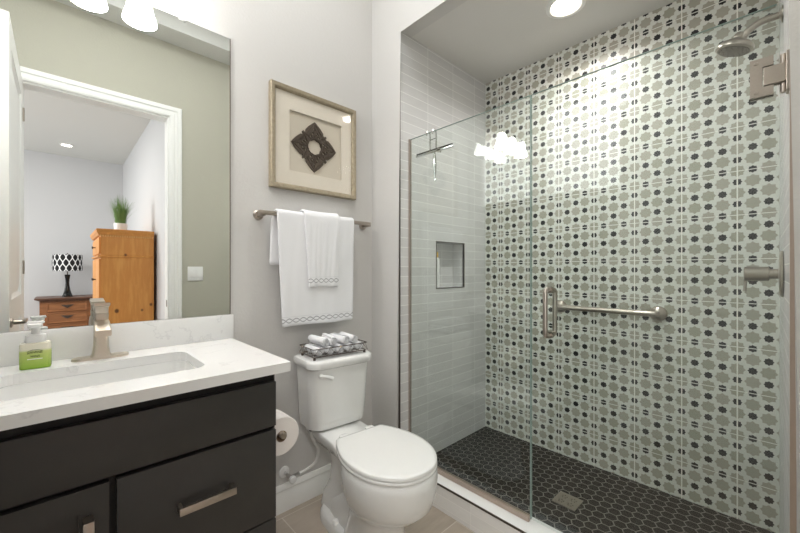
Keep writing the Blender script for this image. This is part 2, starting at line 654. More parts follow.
# ================================================================= THE SETTING
YN = 1.7175          # face of the vanity / toilet wall
XE = 1.392           # face of the wall with the shower opening
XT = 2.2603          # patterned tile face
YS = 1.476           # shower end wall face
YR = -0.022          # near shower wall face
YB = -0.060          # door wall face
ZSF = 0.069          # shower floor
ZSC = 2.571          # shower ceiling
ZC = 3.25            # bathroom ceiling
ZB = 3.095           # bedroom ceiling and underside of the added soffit
YM = 1.711           # mirror face
YW = -0.0115         # near shower wall where the fittings sit

bm = BM(); box(bm, -1.25, XE + 0.02, -0.18, YN + 0.14, -0.12, 0)
struct('floor', bm, M['plank'], 'taupe stone plank floor of the bathroom', 'floor')
bm = BM(); box(bm, -1.25, XE + 0.1, YN, YN + 0.14, 0, ZC)
struct('wall_north', bm, M['wall'], 'pale grey textured wall behind vanity, towels and toilet', 'wall')
XW = -0.75
WY0, WY1, WZ0, WZ1 = 0.93, 1.705, 1.965, 2.90
bm = BM()
holed(bm, [(XW, -0.06, 0), (XW, YN, 0), (XW, YN, ZC), (XW, -0.06, ZC)], [[(XW, WY0, WZ0), (XW, WY1, WZ0), (XW, WY1, WZ1), (XW, WY0, WZ1)]], (-0.15, 0, 0))
struct('wall_west', bm, M['wall'], 'pale grey wall at the far left end of the vanity', 'wall')

wn = thing('window_1', 'high frosted window over the linen cabinet, reflected in the shower glass', 'window', (XW - 0.06, 1.31, WZ0)); wn['kind'] = 'structure'
bm = BM()
wl = lambda i, x: [(x, WY0 + i, WZ0 + i), (x, WY1 - i, WZ0 + i), (x, WY1 - i, WZ1 - i), (x, WY0 + i, WZ1 - i)]
holed(bm, wl(0.0005, XW - 0.02), [wl(0.02, XW - 0.02)], (-0.04, 0, 0))
obj('window_frame', bm, M['white'], wn)
bm = BM(); box(bm, XW - 0.060, XW - 0.052, WY0 + 0.019, WY1 - 0.019, WZ0 + 0.019, WZ1 - 0.019)
obj('frosted_pane', bm, M['frosted'], wn)

# wall with the shower opening (C shape with rounded arrises)
bm = BM()
pts = [(XE, -0.18, 0), (XE, -0.028, 0), (XE, -0.028, ZSC), (XE, YS + 0.006, ZSC), (XE, YS + 0.006, 0), (XE, YN + 0.001, 0), (XE, YN + 0.001, ZC), (XE, -0.18, ZC)]
prism(bm, pts, (0.10, 0, 0))
bm.edges.ensure_lookup_table()
sel = []
for e in bm.edges:
    a, b = e.verts[0].co, e.verts[1].co
    if abs(a.x - XE) < 1e-4 and abs(b.x - XE) < 1e-4:
        for k in range(1, 4):
            p, q = Vector(pts[k]), Vector(pts[k + 1])
            if ((a - p).length < 1e-4 and (b - q).length < 1e-4) or ((a - q).length < 1e-4 and (b - p).length < 1e-4): sel.append(e)
bmesh.ops.bevel(bm, geom=sel, offset=0.02, segments=5, affect='EDGES', profile=0.5)
struct('wall_east', bm, M['wall'], 'pale wall framing the shower opening with rounded arrises', 'wall')

# door wall with opening
DX0, DX1, DZ = -0.194, 0.667, 2.483
bm = BM()
pts = [(-1.25, YB, 0), (DX0, YB, 0), (DX0, YB, DZ), (DX1, YB, DZ), (DX1, YB, 0), (XE + 0.05, YB, 0), (XE + 0.05, YB, ZC), (-1.25, YB, ZC)]
prism(bm, pts, (0, -0.12, 0))
struct('wall_south', bm, M['sage'], 'sage green wall around the doorway seen in mirror', 'wall')
bm = BM(); box(bm, -1.25, XE + 0.1, -0.18, YN + 0.14, ZC, ZC + 0.1)
struct('ceiling', bm, M['ceil'], 'white bathroom ceiling', 'ceiling')
bm = BM(); box(bm, XW, XE, YB, 0.165, ZB, ZC)  # assumed drop, added so the ceiling shows a bright and a dimmer band
struct('ceiling_added_soffit', bm, M['ceil'], 'assumed shallow soffit above the doorway wall, added for a dimmer ceiling band', 'ceiling')

# doorway casing and jamb
tr = thing('trim_1', 'white moulded casing around the doorway', 'door casing', (0.245, YB, 0)); tr['kind'] = 'structure'
cw = 0.088
def casing_profile():
    return [(0.0, 0.0), (0.0, 0.012), (0.012, 0.017), (0.03, 0.017), (0.034, 0.013), (0.05, 0.013), (0.054, 0.02), (0.082, 0.02), (0.088, 0.014), (0.088, 0.0)]
def casing_piece(name, path_pts):
    bm = BM()
    loops = []
    for (x, z, ox, oz) in path_pts:
        loops.append([(x + ox * a, YB + d, z + oz * a) for a, d in casing_profile()])
    loft(bm, loops)
    obj(name, bm, M['white'], tr, angle=20)
casing_piece('casing_side', [(DX0 + 0.003, 0, -1, 0), (DX0 + 0.003, DZ - 0.003, -1, 1)])
casing_piece('casing_side', [(DX1 - 0.003, 0, 1, 0), (DX1 - 0.003, DZ - 0.003, 1, 1)])
casing_piece('casing_head', [(DX0 + 0.003, DZ - 0.003, -1, 1), (DX1 - 0.003, DZ - 0.003, 1, 1)])
bm = BM()
prism(bm, [(DX0, YB, 0), (DX0 + 0.016, YB, 0), (DX0 + 0.016, YB, DZ - 0.016), (DX1 - 0.016, YB, DZ - 0.016), (DX1 - 0.016, YB, 0), (DX1, YB, 0), (DX1, YB, DZ), (DX0, YB, DZ)], (0, -0.12, 0))
obj('door_jamb', bm, M['white'], tr)
bm = BM(); box(bm, DX1 - 0.019, DX1 - 0.016, -0.105, -0.082, 0.905, 0.96, 0.001)
tag(obj('strike_plate', bm, M['nickel_dark'], tr), 'nickel strike plate on white jamb')

# open door leaf
dr = thing('door_1', 'white moulded panel door standing open beside the vanity', 'door', (-0.1955, 0.41, 0.008)); dr['kind'] = 'structure'
DXa, DXb, DYa, DYb, DZt = -0.213, -0.178, -0.045, 0.84, 2.472
bm = BM()
def panel_loop(y0, y1, z0, z1): return [(DXb, y0, z0), (DXb, y1, z0), (DXb, y1, z1), (DXb, y0, z1)]
pan = [(DYa + 0.12, DYb - 0.12, 1.06, DZt - 0.13), (DYa + 0.12, DYb - 0.12, 0.22, 0.93)]
holed(bm, [(DXb, DYa, 0.008), (DXb, DYb, 0.008), (DXb, DYb, DZt), (DXb, DYa, DZt)], [panel_loop(*p) for p in pan], (-0.035, 0, 0))
obj('door_stiles', bm, M['white'], dr)
for p in pan:
    bm = BM()
    def rl(i, x): return [(x, p[0] + i, p[2] + i), (x, p[1] - i, p[2] + i), (x, p[1] - i, p[3] - i), (x, p[0] + i, p[3] - i)]
    loft(bm, [rl(0, DXa + 0.002), rl(0, DXb - 0.002), rl(0.02, DXb - 0.014), rl(0.035, DXb - 0.012), rl(0.07, DXb - 0.004)])
    obj('door_panel', bm, M['white'], dr, angle=15)
bm = BM()
lathe(bm, [(0.026, 0), (0.026, 0.006), (0.012, 0.012), (0.011, 0.05)], (DXb, DYb - 0.06, 0.95), 'x', 20)
box(bm, DXb + 0.042, DXb + 0.056, DYb - 0.17, DYb - 0.048, 0.94, 0.96, 0.004)
tag(obj('door_handle', bm, M['nickel'], dr), 'nickel lever handle')
for z in (0.25, 1.23, 2.25):
    bm = BM(); lathe(bm, [(0.006, -0.045), (0.006, 0.045)], (DXb + 0.004, DYa - 0.004, z), 'z', 10)
    obj('door_hinge', bm, M['nickel'], dr)

# baseboard on the toilet wall
def base_prof(y, s): return [(y, 0), (y - 0.014 * s, 0), (y - 0.014 * s, 0.085), (y - 0.010 * s, 0.092), (y - 0.010 * s, 0.106), (y - 0.013 * s, 0.110), (y - 0.012 * s, 0.118), (y - 0.004 * s, 0.135), (y, 0.136)]
bm = BM()
loft(bm, [[(x, y, z) for y, z in base_prof(YN, 1)] for x in (0.50, XE - 0.0145)])
struct('baseboard_north', bm, M['white'], 'white moulded baseboard behind the toilet', 'baseboard')
bm = BM()
loft(bm, [[(XE + (q - YN), y, z) for q, z in base_prof(YN, 1)] for y in (YS + 0.03, YN)])
struct('baseboard_east', bm, M['white'], 'short white baseboard beside the shower opening', 'baseboard')

# ---- shower shell
bm = BM(); box(bm, XT, XT + 0.1, -0.15, YS + 0.12, -0.1, ZSC + 0.02)
struct('wall_shower_back', bm, M['pattern'], 'shower wall of sage octagon and black dot tiles', 'tiled wall')
NX0, NX1, NZ0, NZ1 = 1.716, 1.999, H - 0.116, H + 0.173
bm = BM()
holed(bm, [(1.4012, YS, ZSF - 0.06), (XT, YS, ZSF - 0.06), (XT, YS, ZSC), (1.4012, YS, ZSC)], [[(NX0, YS, NZ0), (NX1, YS, NZ0), (NX1, YS, NZ1), (NX0, YS, NZ1)]], (0, 0.012, 0))
nd = 0.095       # niche recess
q0 = [(NX0, YS + 0.006, NZ0), (NX1, YS + 0.006, NZ0), (NX1, YS + 0.006, NZ1), (NX0, YS + 0.006, NZ1)]
q1 = [(x, YS + nd, z) for x, y, z in q0]
loft(bm, [q0, q1], False, True)
for f in bm.faces: pass
sn = struct('wall_shower_north', bm, M['subway'], 'shower end wall of stacked grey tiles with niche', 'tiled wall', flat=True)
bm = BM(); box(bm, 1.5, XT + 0.1, YS + 0.1, YS + 0.2, 0, ZSC)
struct('wall_shower_north_core', bm, M['wall'], 'wall core behind the stacked grey shower tiles', 'wall')
bm = BM()
t = 0.006
holed(bm, [(NX0 - t, YS - 0.002, NZ0 - t), (NX1 + t, YS - 0.002, NZ0 - t), (NX1 + t, YS - 0.002, NZ1 + t), (NX0 - t, YS - 0.002, NZ1 + t)], [[(NX0, YS - 0.002, NZ0), (NX1, YS - 0.002, NZ0), (NX1, YS - 0.002, NZ1), (NX0, YS - 0.002, NZ1)]], (0, 0.01, 0))
struct('trim_niche', bm, M['schluter'], 'thin dark metal edge trim around shower niche', 'trim', flat=True)
bm = BM()
prism(bm, [(1.3985, YR, ZSF - 0.06), (XT, -0.002, ZSF - 0.06), (XT, YR - 0.012, ZSF - 0.06), (1.3985, YR - 0.012, ZSF - 0.06)], (0, 0, ZSC - ZSF + 0.06))
struct('wall_shower_south', bm, M['subway'], 'near shower wall of stacked grey tile under the shower head', 'tiled wall')
bm = BM(); box(bm, 1.5, XT, YR - 0.1, YR - 0.012, 0, ZSC)
struct('wall_shower_south_core', bm, M['wall'], 'wall core behind the near shower tiles', 'wall')
bm = BM(); box(bm, XE + 0.1, XT + 0.1, YR - 0.13, YS + 0.12, ZSC, ZSC + 0.08)
struct('ceiling_shower', bm, M['showerceil'], 'low painted ceiling inside the shower', 'ceiling')
bm = BM(); box(bm, 1.49, XT, YR, YS, -0.05, ZSF)
struct('floor_shower', bm, M['hex'], 'black hexagon mosaic floor of the shower', 'floor')
# curb
cb = thing('trim_shower_curb', 'low white tiled curb under the shower glass', 'shower curb', (1.446, 0.727, 0)); cb['kind'] = 'structure'
bm = BM(); box(bm, XE + 0.002, 1.503, YR, YS, 0, 0.124)
obj('curb_tiling', bm, M['subway_y'], cb)
bm = BM(); box(bm, XE + 0.004, 1.505, YR, YS, 0.124, 0.132, 0.002)
obj('curb_top', bm, M['quartz'], cb)
bm = BM(); box(bm, XE - 0.001, XE + 0.006, YR, YS, 0.123, 0.1305)
obj('curb_edge_trim', bm, M['schluter'], cb)
bm = BM(); box(bm, XE + 0.005, XE + 0.009, YS - 0.003, YS + 0.012, 0.132, ZSC - 0.003)
struct('trim_left_jamb', bm, M['schluter'], 'thin dark metal edge strip on the left shower jamb', 'trim')
bm = BM(); box(bm, XE + 0.006, XE + 0.018, YR - 0.010, YR + 0.002, 0.132, ZSC - 0.003)
struct('trim_right_jamb', bm, M['bronze_trim'], 'taupe metal edge strip on the right shower jamb', 'trim')

# ---- bedroom shell (seen in the mirror)
XBW, YBF, XBL = 0.831, -4.71, -3.4
bm = BM(); box(bm, XBL - 0.1, XBW + 0.1, YBF - 0.1, -0.18, -0.12, -0.001)
struct('floor_bedroom', bm, M['carpet'], 'beige bedroom carpet beyond the doorway', 'floor')
bm = BM(); box(bm, XBL - 0.1, XBW + 0.1, YBF - 0.1, -0.18, ZB, ZB + 0.1)
struct('ceiling_bedroom', bm, M['ceil'], 'white bedroom ceiling reflected in the mirror', 'ceiling')
bm = BM(); box(bm, XBW, XBW + 0.1, YBF, -0.18, 0, ZB)
struct('wall_bedroom_right', bm, M['bedwall'], 'bright bedroom wall beside the armoire in mirror', 'wall')
bm = BM(); box(bm, XBL - 0.1, XBW + 0.1, YBF - 0.1, YBF, 0, ZB)
struct('wall_bedroom_far', bm, M['bedwall'], 'grey far bedroom wall behind the lamp in mirror', 'wall')
bm = BM()
holed(bm, [(XBL, YBF, 0), (XBL, -0.18, 0), (XBL, -0.18, ZB), (XBL, YBF, ZB)], [[(XBL, -3.7, 0.6), (XBL, -1.1, 0.6), (XBL, -1.1, 2.6), (XBL, -3.7, 2.6)]], (-0.1, 0, 0))
struct('wall_bedroom_left', bm, M['bedwall'], 'bedroom wall with the window', 'wall')
bm = BM(); box(bm, XBL - 0.1, XBW + 0.1, -0.1799, -0.17, 0, 0.001) ; bm.free()

# ================================================================= VANITY
CX1 = 0.527
vc = thing('vanity_cabinet', 'charcoal bathroom vanity cabinet with nickel bar pulls', 'cabinet', (-0.27, 1.45, 0))
bm = BM()
box(bm, -0.505, CX1, 1.182, YN - 0.001, 0.10, 0.70)
box(bm, -0.505, CX1, 1.182, 1.20, 0.70, 0.873); box(bm, -0.505, CX1, YN - 0.02, YN - 0.001, 0.70, 0.873)
box(bm, CX1 - 0.018, CX1, 1.20, YN - 0.02, 0.70, 0.873); box(bm, -0.505, -0.487, 1.20, YN - 0.02, 0.70, 0.873)
obj('carcass', bm, M['black'], vc)
bm = BM(); box(bm, CX1, CX1 + 0.004, 1.18, YN - 0.016, 0.10, 0.873)
obj('side_panel', bm, M['charcoal'], vc)
bm = BM(); box(bm, -0.505, CX1 - 0.02, 1.235, YN - 0.02, 0, 0.10)
obj('toe_kick', bm, M['black'], vc)
YF0, YF1 = 1.159, 1.181
bm = BM(); box(bm, -0.502, CX1, YF0, YF1, 0.693, 0.840, 0.0012)
obj('false_drawer_front', bm, M['charcoal'], vc)
def bar_pull(parent, x0, x1, z0, z1):
    bm = BM()
    if x1 - x0 > z1 - z0:
        box(bm, x0, x1, YF0 - 0.036, YF0 - 0.026, z0, z1, 0.001)
        for x in (x0 + 0.0005, x1 - 0.0105): box(bm, x, x + 0.010, YF0 - 0.028, YF0 + 0.001, z0 + 0.001, z1 - 0.001)
    else:
        box(bm, x0, x1, YF0 - 0.036, YF0 - 0.026, z0, z1, 0.001)
        for z in (z0 + 0.0005, z1 - 0.0105): box(bm, x0 + 0.001, x1 - 0.001, YF0 - 0.028, YF0 + 0.001, z, z + 0.010)
    tag(obj('bar_pull', bm, M['nickel'], parent), 'brushed nickel bar pull')
for z0, z1 in ((0.388, 0.680), (0.105, 0.382)):
    bm = BM(); box(bm, 0.106, CX1, YF0, YF1, z0, z1, 0.0012)
    d = obj('drawer_front', bm, M['charcoal'], vc)
    zc = z0 + (z1 - z0) * 0.55 - (0.0 if z0 > 0.2 else 0.01)
    bar_pull(d, 0.238, 0.388, zc - 0.0105 + 0.0005, zc + 0.0105)
def shaker(x0, x1, z0, z1, hx):
    bm = BM(); s = 0.057
    holed(bm, [(x0, YF0, z0), (x1, YF0, z0), (x1, YF0, z1), (x0, YF0, z1)], [[(x0 + s, YF0, z0 + s), (x1 - s, YF0, z0 + s), (x1 - s, YF0, z1 - s), (x0 + s, YF0, z1 - s)]], (0, 0.021, 0))
    d = obj('cabinet_door', bm, M['charcoal'], vc, flat=True)
    bm = BM(); box(bm, x0 + s - 0.002, x1 - s + 0.002, YF0 + 0.011, YF0 + 0.020, z0 + s - 0.002, z1 - s + 0.002)
    obj('door_panel', bm, M['charcoal'], d)
    bar_pull(d, hx, hx + 0.021, z1 - 0.215, z1 - 0.066)
shaker(-0.300, 0.091, 0.105, 0.680, 0.040)
shaker(-0.500, -0.304, 0.105, 0.680, -0.36)

# linen tower left of the counter (seen only as a reflection in the shower glass)
lt = thing('linen_cabinet', 'tall charcoal linen cabinet left of the vanity, reflected in shower glass', 'tall cabinet', (-0.63, 1.43, 0))
bm = BM(); box(bm, XW + 0.001, -0.512, 1.165, YN - 0.001, 0.0, 1.95, 0.002)
obj('case', bm, M['charcoal'], lt)
for z0, z1, hz in ((0.11, 0.98, 0.80), (0.99, 1.93, 1.06)):
    bm = BM(); box(bm, XW + 0.006, -0.517, 1.142, 1.164, z0, z1, 0.0012)
    d = obj('cabinet_door', bm, M['charcoal'], lt)
    bm = BM(); box(bm, -0.56, -0.539, 1.112, 1.122, hz, hz + 0.15, 0.001)
    for z in (hz + 0.001, hz + 0.139): box(bm, -0.559, -0.540, 1.12, 1.1425, z, z + 0.01)
    tag(obj('bar_pull', bm, M['nickel'], d), 'brushed nickel bar pull')

# countertop with a rectangular cut-out
SX0, SX1, SY0, SY1 = -0.133, 0.345, 1.254, 1.560
ct = thing('countertop', 'white quartz vanity countertop with faint grey veining', 'countertop', (-0.27, 1.42, 0.873))
bm = BM()
hole = rrect(SX0, SX1, SY0, SY1, 0.045)
holed(bm, [(x, y, 0.874) for x, y in rrect(-0.506, 0.565, 1.129, YN - 0.001, 0.003, 2)], [[(x, y, 0.874) for x, y in hole]], (0, 0, 0.031))
obj('counter_slab', bm, M['quartz'], ct, flat=True)
bm = BM(); box(bm, -0.506, 0.572, YN - 0.021, YN - 0.001, 0.905, 1.012, 0.0015)
obj('backsplash', bm, M['quartz'], ct)

sk = thing('sink_basin', 'white rectangular undermount sink basin in the countertop', 'sink', (0.106, 1.407, 0.73))
bm = BM()
def rr3(i, r, z): return [(x, y, z) for x, y in rrect(SX0 + i, SX1 - i, SY0 + i, SY1 - i, r)]
loft(bm, [rr3(-0.02, 0.06, 0.8735), rr3(0.003, 0.045, 0.8735), rr3(0.003, 0.045, 0.868), rr3(0.012, 0.045, 0.80), rr3(0.022, 0.05, 0.755), rr3(0.05, 0.05, 0.742), rr3(0.12, 0.02, 0.738),
          ], False, True)
obj('bowl', bm, M['porcelain'], sk, angle=50)
bm = BM(); lathe(bm, [(0.024, 0.740), (0.024, 0.7425), (0.018, 0.7435), (0.014, 0.741)], (0.106, 1.407, 0), 'z', 24)
obj('sink_drain', bm, M['chrome'], sk)

# mirror
mr = thing('wall_mirror', 'large frameless wall mirror above the vanity backsplash', 'mirror', (-0.26, YN, 1.013))
bm = BM(); box(bm, -0.506, 0.560, YM, YN - 0.0005, 1.0135, 2.260)
obj('mirror_plate', bm, M['mirror'], mr, flat=True)
bm = BM(); box(bm, 0.560, 0.5635, YM - 0.0005, YN - 0.0005, 1.0135, 2.2605)
obj('mirror_edge', bm, M['nickel_dark'], mr)
bm = BM(); box(bm, 0.360, 0.385, YM - 0.006, YN - 0.0005, 2.252, 2.272, 0.003); box(bm, 0.366, 0.379, YM - 0.008, YM - 0.005, 2.256, 2.266, 0.002)
tag(obj('mirror_clip', bm, M['plastic'], mr), 'small clear mirror clip')

# vanity light: three bell shades
vl = thing('vanity_light', 'nickel vanity light bar with three lit white bell shades', 'wall light', (0.062, YN, 2.30))
bm = BM(); box(bm, -0.150, 0.308, YN - 0.024, YN - 0.001, 2.421, 2.481, 0.006)
obj('backplate', bm, M['nickel'], vl)
for x in (0.241, 0.079, -0.083):
    bm = BM()
    tube(bm, smooth_path([(x, YN - 0.02, 2.451), (x, 1.66, 2.476), (x, 1.612, 2.461), (x, 1.61, 2.401)], 6), 0.008, 10)
    lathe(bm, [(0.012, 2.401), (0.024, 2.394), (0.026, 2.366), (0.02, 2.361)], (x, 1.61, 0), 'z', 20)
    ar = obj('lamp_arm', bm, M['nickel'], vl)
    bm = BM()
    prof = [(0.024, 2.368), (0.030, 2.362), (0.036, 2.344), (0.041, 2.311), (0.048, 2.276), (0.056, 2.251), (0.0595, 2.236)]
    inner = [(0.0565, 2.236), (0.053, 2.252), (0.045, 2.276), (0.038, 2.311), (0.033, 2.344), (0.022, 2.360)]
    lathe(bm, prof + inner, (x, 1.61, 0), 'z', 32, True, True)
    tag(obj('lamp_shade', bm, M['shade'], vl), 'lit white frosted glass bell shade')
    bm = BM(); lathe(bm, [(0.004, 2.274), (0.016, 2.281), (0.022, 2.298), (0.018, 2.321), (0.012, 2.359)], (x, 1.61, 0), 'z', 16)
    obj('light_bulb', bm, M['bulb'], vl)

# faucet
fc = thing('faucet', 'brushed nickel single handle faucet behind the sink', 'faucet', (0.106, 1.635, 0.905))
bm = BM()
pts = rrect(-0.078, 0.078, -0.026, 0.026, 0.0255, 8)
loft(bm, [[(0.106 + x * s, 1.635 + y * s, z) for x, y in pts] for s, z in ((1, 0.9052), (1, 0.911), (0.97, 0.9135))])
obj('deck_plate', bm, M['nickel_light'], fc)
bm = BM()
def sq(cx, cy, hx, hy, z, p=5): return ring(cx, cy, hx, hy, z, 28, p)
loft(bm, [sq(0.106, 1.637, 0.030, 0.026, 0.912), sq(0.106, 1.637, 0.025, 0.023, 0.922), sq(0.106, 1.637, 0.021, 0.022, 0.95), sq(0.106, 1.637, 0.0195, 0.021, 1.00), sq(0.106, 1.637, 0.020, 0.021, 1.04), sq(0.106, 1.637, 0.021, 0.021, 1.062)])
obj('faucet_body', bm, M['nickel_light'], fc, angle=50)
bm = BM()
loft(bm, [[(x, y, z) for x, z in rrect(0.106 - w, 0.106 + w, za, zb, 0.004, 3)] for w, y, za, zb in ((0.021, 1.634, 0.992, 1.040), (0.0215, 1.60, 0.998, 1.038), (0.022, 1.565, 0.997, 1.022), (0.022, 1.545, 0.992, 1.012))])
obj('spout', bm, M['nickel_light'], fc, angle=40)
bm = BM()
loft(bm, [sq(0.106, 1.636, 0.0195, 0.020, 1.063), sq(0.106, 1.635, 0.0205, 0.022, 1.085)])
loft(bm, [[(x, y, z) for x, z in rrect(0.106 - 0.021, 0.106 + 0.021, za, zb, 0.003, 3)] for y, za, zb in ((1.662, 1.084, 1.094), (1.60, 1.086, 1.100), (1.575, 1.092, 1.102))])
obj('faucet_lever', bm, M['nickel_light'], fc, angle=40)

# soap bottle
sb = thing('soap_dispenser', 'foaming soap bottle with white pump and green label beside faucet', 'soap bottle', (-0.054, 1.618, 0.905), R(-3))
def rb(hx, hy, z, r): return [(x, y, z) for x, y in rrect(-hx, hx, -hy, hy, r, 5)]
bm = BM()
loft(bm, [rb(0.033, 0.021, 0.0, 0.009), rb(0.0355, 0.0235, 0.003, 0.011), rb(0.0355, 0.0235, 0.074, 0.011), rb(0.034, 0.022, 0.079, 0.011), rb(0.026, 0.018, 0.081, 0.011)])
obj('bottle_body', bm, M['soap'], sb, True)
bm = BM()
loft(bm, [ring(0, 0, 0.0245, 0.0185, 0.0812, 28, 3), ring(0, 0, 0.0255, 0.0195, 0.084, 28, 3), ring(0, 0, 0.0235, 0.0185, 0.104, 28, 3), ring(0, 0, 0.019, 0.016, 0.107, 28, 2.4)])
obj('collar', bm, M['plastic'], sb, True)
bm = BM()
lathe(bm, [(0.0105, 0.107), (0.0105, 0.128), (0.012, 0.130)], (0, 0, 0), 'z', 20)
loft(bm, [[(x, y, z) for x, y in rrect(-0.016, 0.016, -0.040, 0.014, 0.010, 5)] for z in (0.130, 0.140)])
box(bm, -0.02, 0.02, -0.006, 0.012, 0.138, 0.146, 0.003)
obj('pump_head', bm, M['plastic'], sb, True)
bm = BM()     # printed mark: arched dark squiggle lettering with white underline
for row, (zz, wd, n) in enumerate(((0.050, 0.034, 6), (0.0405, 0.022, 4))):
    for k in range(n):
        x = -wd / 2 + wd * (k + 0.5) / n
        zc = zz + (0.003 * (1 - (2 * x / wd) ** 2) if row == 0 else 0)
        w = wd / n * 0.36
        tube(bm, [(x - w, -0.0238, zc - 0.003), (x - w * 0.9, -0.0238, zc + 0.003), (x + w, -0.0238, zc + (0.003 if k % 2 else -0.002)), (x + w * 0.2, -0.0238, zc), (x + w, -0.0238, zc - 0.003)], 0.0007, 5)
tube(bm, [(-0.017, -0.0238, 0.0555), (-0.006, -0.0238, 0.060), (0.006, -0.0238, 0.060), (0.017, -0.0238, 0.0555)], 0.0007, 5)
obj('label_lettering', bm, M['ink'], sb, True)
bm = BM(); box(bm, -0.017, 0.017, -0.0240, -0.0232, 0.0305, 0.0325)
obj('label_underline', bm, M['plastic'], sb, True)

# toilet paper holder on the cabinet side + roll
th = thing('toilet_paper_holder', 'nickel toilet paper post on the side of the vanity', 'paper holder', (0.56, 1.33, 0.58))
bm = BM()
lathe(bm, [(0.024, 0.0), (0.024, 0.006), (0.012, 0.010)], (CX1 + 0.0042, 1.415, 0.600), 'x', 24)
tube(bm, smooth_path([(CX1 + 0.012, 1.415, 0.600), (0.590, 1.415, 0.600), (0.602, 1.403, 0.600), (0.602, 1.37, 0.600)], 6), 0.008, 12)
obj('mounting_arm', bm, M['nickel'], th)
bm = BM(); lathe(bm, [(0.0105, 1.255), (0.0115, 1.258), (0.0115, 1.375), (0.010, 1.378)], (0.602, 0, 0.600), 'y', 20)
obj('roll_post', bm, M['nickel'], th)
tp = thing('toilet_paper_roll', 'white toilet paper roll hanging beside the vanity', 'toilet paper', (0.602, 1.327, 0.52))
zc_ = 0.592
bm = BM()
lathe(bm, [(0.0205, 1.277), (0.069, 1.277), (0.071, 1.280), (0.071, 1.374), (0.069, 1.377), (0.0205, 1.377)], (0.602, 0, zc_), 'y', 48, False, False)
obj('paper', bm, M['paper'], tp)
bm = BM()
n = 32
loft(bm, [[(0.602 + r * math.cos(2 * PI * i / n), y, zc_ + r * math.sin(2 * PI * i / n)) for i in range(n)] for r, y in ((0.0207, 1.2765), (0.0207, 1.3775), (0.0195, 1.3775), (0.0195, 1.2765))], closed=True)
obj('cardboard_core', bm, M['core'], tp)

# ================================================================= TOILET
TL = (1.028, 1.664, 0.0)
tl = thing('toilet', 'white two-piece toilet with closed lid between vanity and shower', 'toilet', TL, R(-4.8))
W = M['porcelain']
# seat outline as half widths (y forward negative)
prof = [(-0.338, 0.100), (-0.345, 0.122), (-0.40, 0.150), (-0.47, 0.173), (-0.53, 0.182), (-0.59, 0.180), (-0.65, 0.166), (-0.70, 0.140), (-0.742, 0.103), (-0.768, 0.060), (-0.778, 0.0)]
def seat_ring(z, s=1.0, inset=0.0):
    pts = [(w, y) for y, w in prof[:-1]] + [(0, prof[-1][0])] + [(-w, y) for y, w in reversed(prof[:-1])]
    sp = smooth_path([(x, y, 0) for x, y in pts], 4)
    out = []
    cy = -0.555
    for p in sp:
        d = Vector((p.x, p.y - cy, 0)); L = d.length
        k = max(0, (L - inset)) / L * s
        out.append((d.x * k, cy + d.y * k, z))
    return out
bm = BM()
loft(bm, [seat_ring(0.459, inset=0.004), seat_ring(0.460, inset=0.001), seat_ring(0.470, inset=0.001), seat_ring(0.4745, inset=0.005), seat_ring(0.476, inset=0.02), seat_ring(0.4765, inset=0.09)])
obj('seat_lid', bm, W, tl, True, angle=60)
bm = BM()
loft(bm, [seat_ring(0.442, inset=0.003), seat_ring(0.444, inset=0.0), seat_ring(0.453, inset=0.0), seat_ring(0.4565, inset=0.005)])
obj('seat', bm, W, tl, True, angle=60)
for s in (-1, 1):
    bm = BM(); loft(bm, [ring(s * 0.07, -0.322, 0.022, 0.016, z, 20, 3) for z in (0.432, 0.466)] + [ring(s * 0.07, -0.322, 0.015, 0.011, 0.470, 20, 3)])
    obj('seat_hinge', bm, W, tl, True)
# bowl, pedestal, rear deck, trapway and foot: one continuous body
bm = BM()
def egg(cy, rx, rb_, rf, z, n=48, p=2.0):
    out = []
    for i in range(n):
        a = 2 * PI * i / n
        c, s = math.cos(a), math.sin(a)
        ry = rb_ if s > 0 else rf
        out.append((rx * math.copysign(abs(c) ** (2 / p), c), cy + ry * math.copysign(abs(s) ** (2 / p), s), z))
    return out
secs = [egg(-0.46, 0.118, 0.19, 0.175, 0.0, p=2.6), egg(-0.46, 0.116, 0.188, 0.173, 0.02, p=2.6), egg(-0.465, 0.104, 0.16, 0.150, 0.06, p=2.4), egg(-0.475, 0.098, 0.15, 0.140, 0.13, p=2.3), egg(-0.485, 0.100, 0.15, 0.142, 0.185, p=2.2),
        egg(-0.50, 0.116, 0.16, 0.165, 0.225), egg(-0.525, 0.146, 0.175, 0.200, 0.262), egg(-0.545, 0.168, 0.19, 0.222, 0.305), egg(-0.552, 0.180, 0.20, 0.228, 0.355), egg(-0.555, 0.184, 0.205, 0.228, 0.40), egg(-0.555, 0.182, 0.205, 0.226, 0.432), egg(-0.555, 0.176, 0.20, 0.220, 0.4415)]
loft(bm, secs)
# rear deck
def deck(z, i):
    half = [(-0.02, 0.120), (-0.22, 0.116), (-0.30, 0.118), (-0.345, 0.128), (-0.42, 0.14)]
    pts = [(w - i, y - (i if k == 0 else 0)) for k, (y, w) in enumerate(half)] + [(-(w - i), y - (i if k == 0 else 0)) for k, (y, w) in reversed(list(enumerate(half)))]
    return [(x, y, z) for x, y in pts]
loft(bm, [deck(0.34, 0.045), deck(0.385, 0.012), deck(0.405, 0.002), deck(0.430, 0.0), deck(0.4355, 0.005)])
# trapway column and shoulder
loft(bm, [ring(0, -0.20, 0.070, 0.17, 0.03, 32, 3), ring(0, -0.21, 0.066, 0.15, 0.10, 32, 3), ring(0, -0.24, 0.058, 0.13, 0.18, 32, 2.6), ring(0, -0.25, 0.056, 0.13, 0.28, 32, 2.6), ring(0, -0.24, 0.075, 0.16, 0.36, 32, 2.6), ring(0, -0.22, 0.09, 0.18, 0.40, 32, 2.6)])
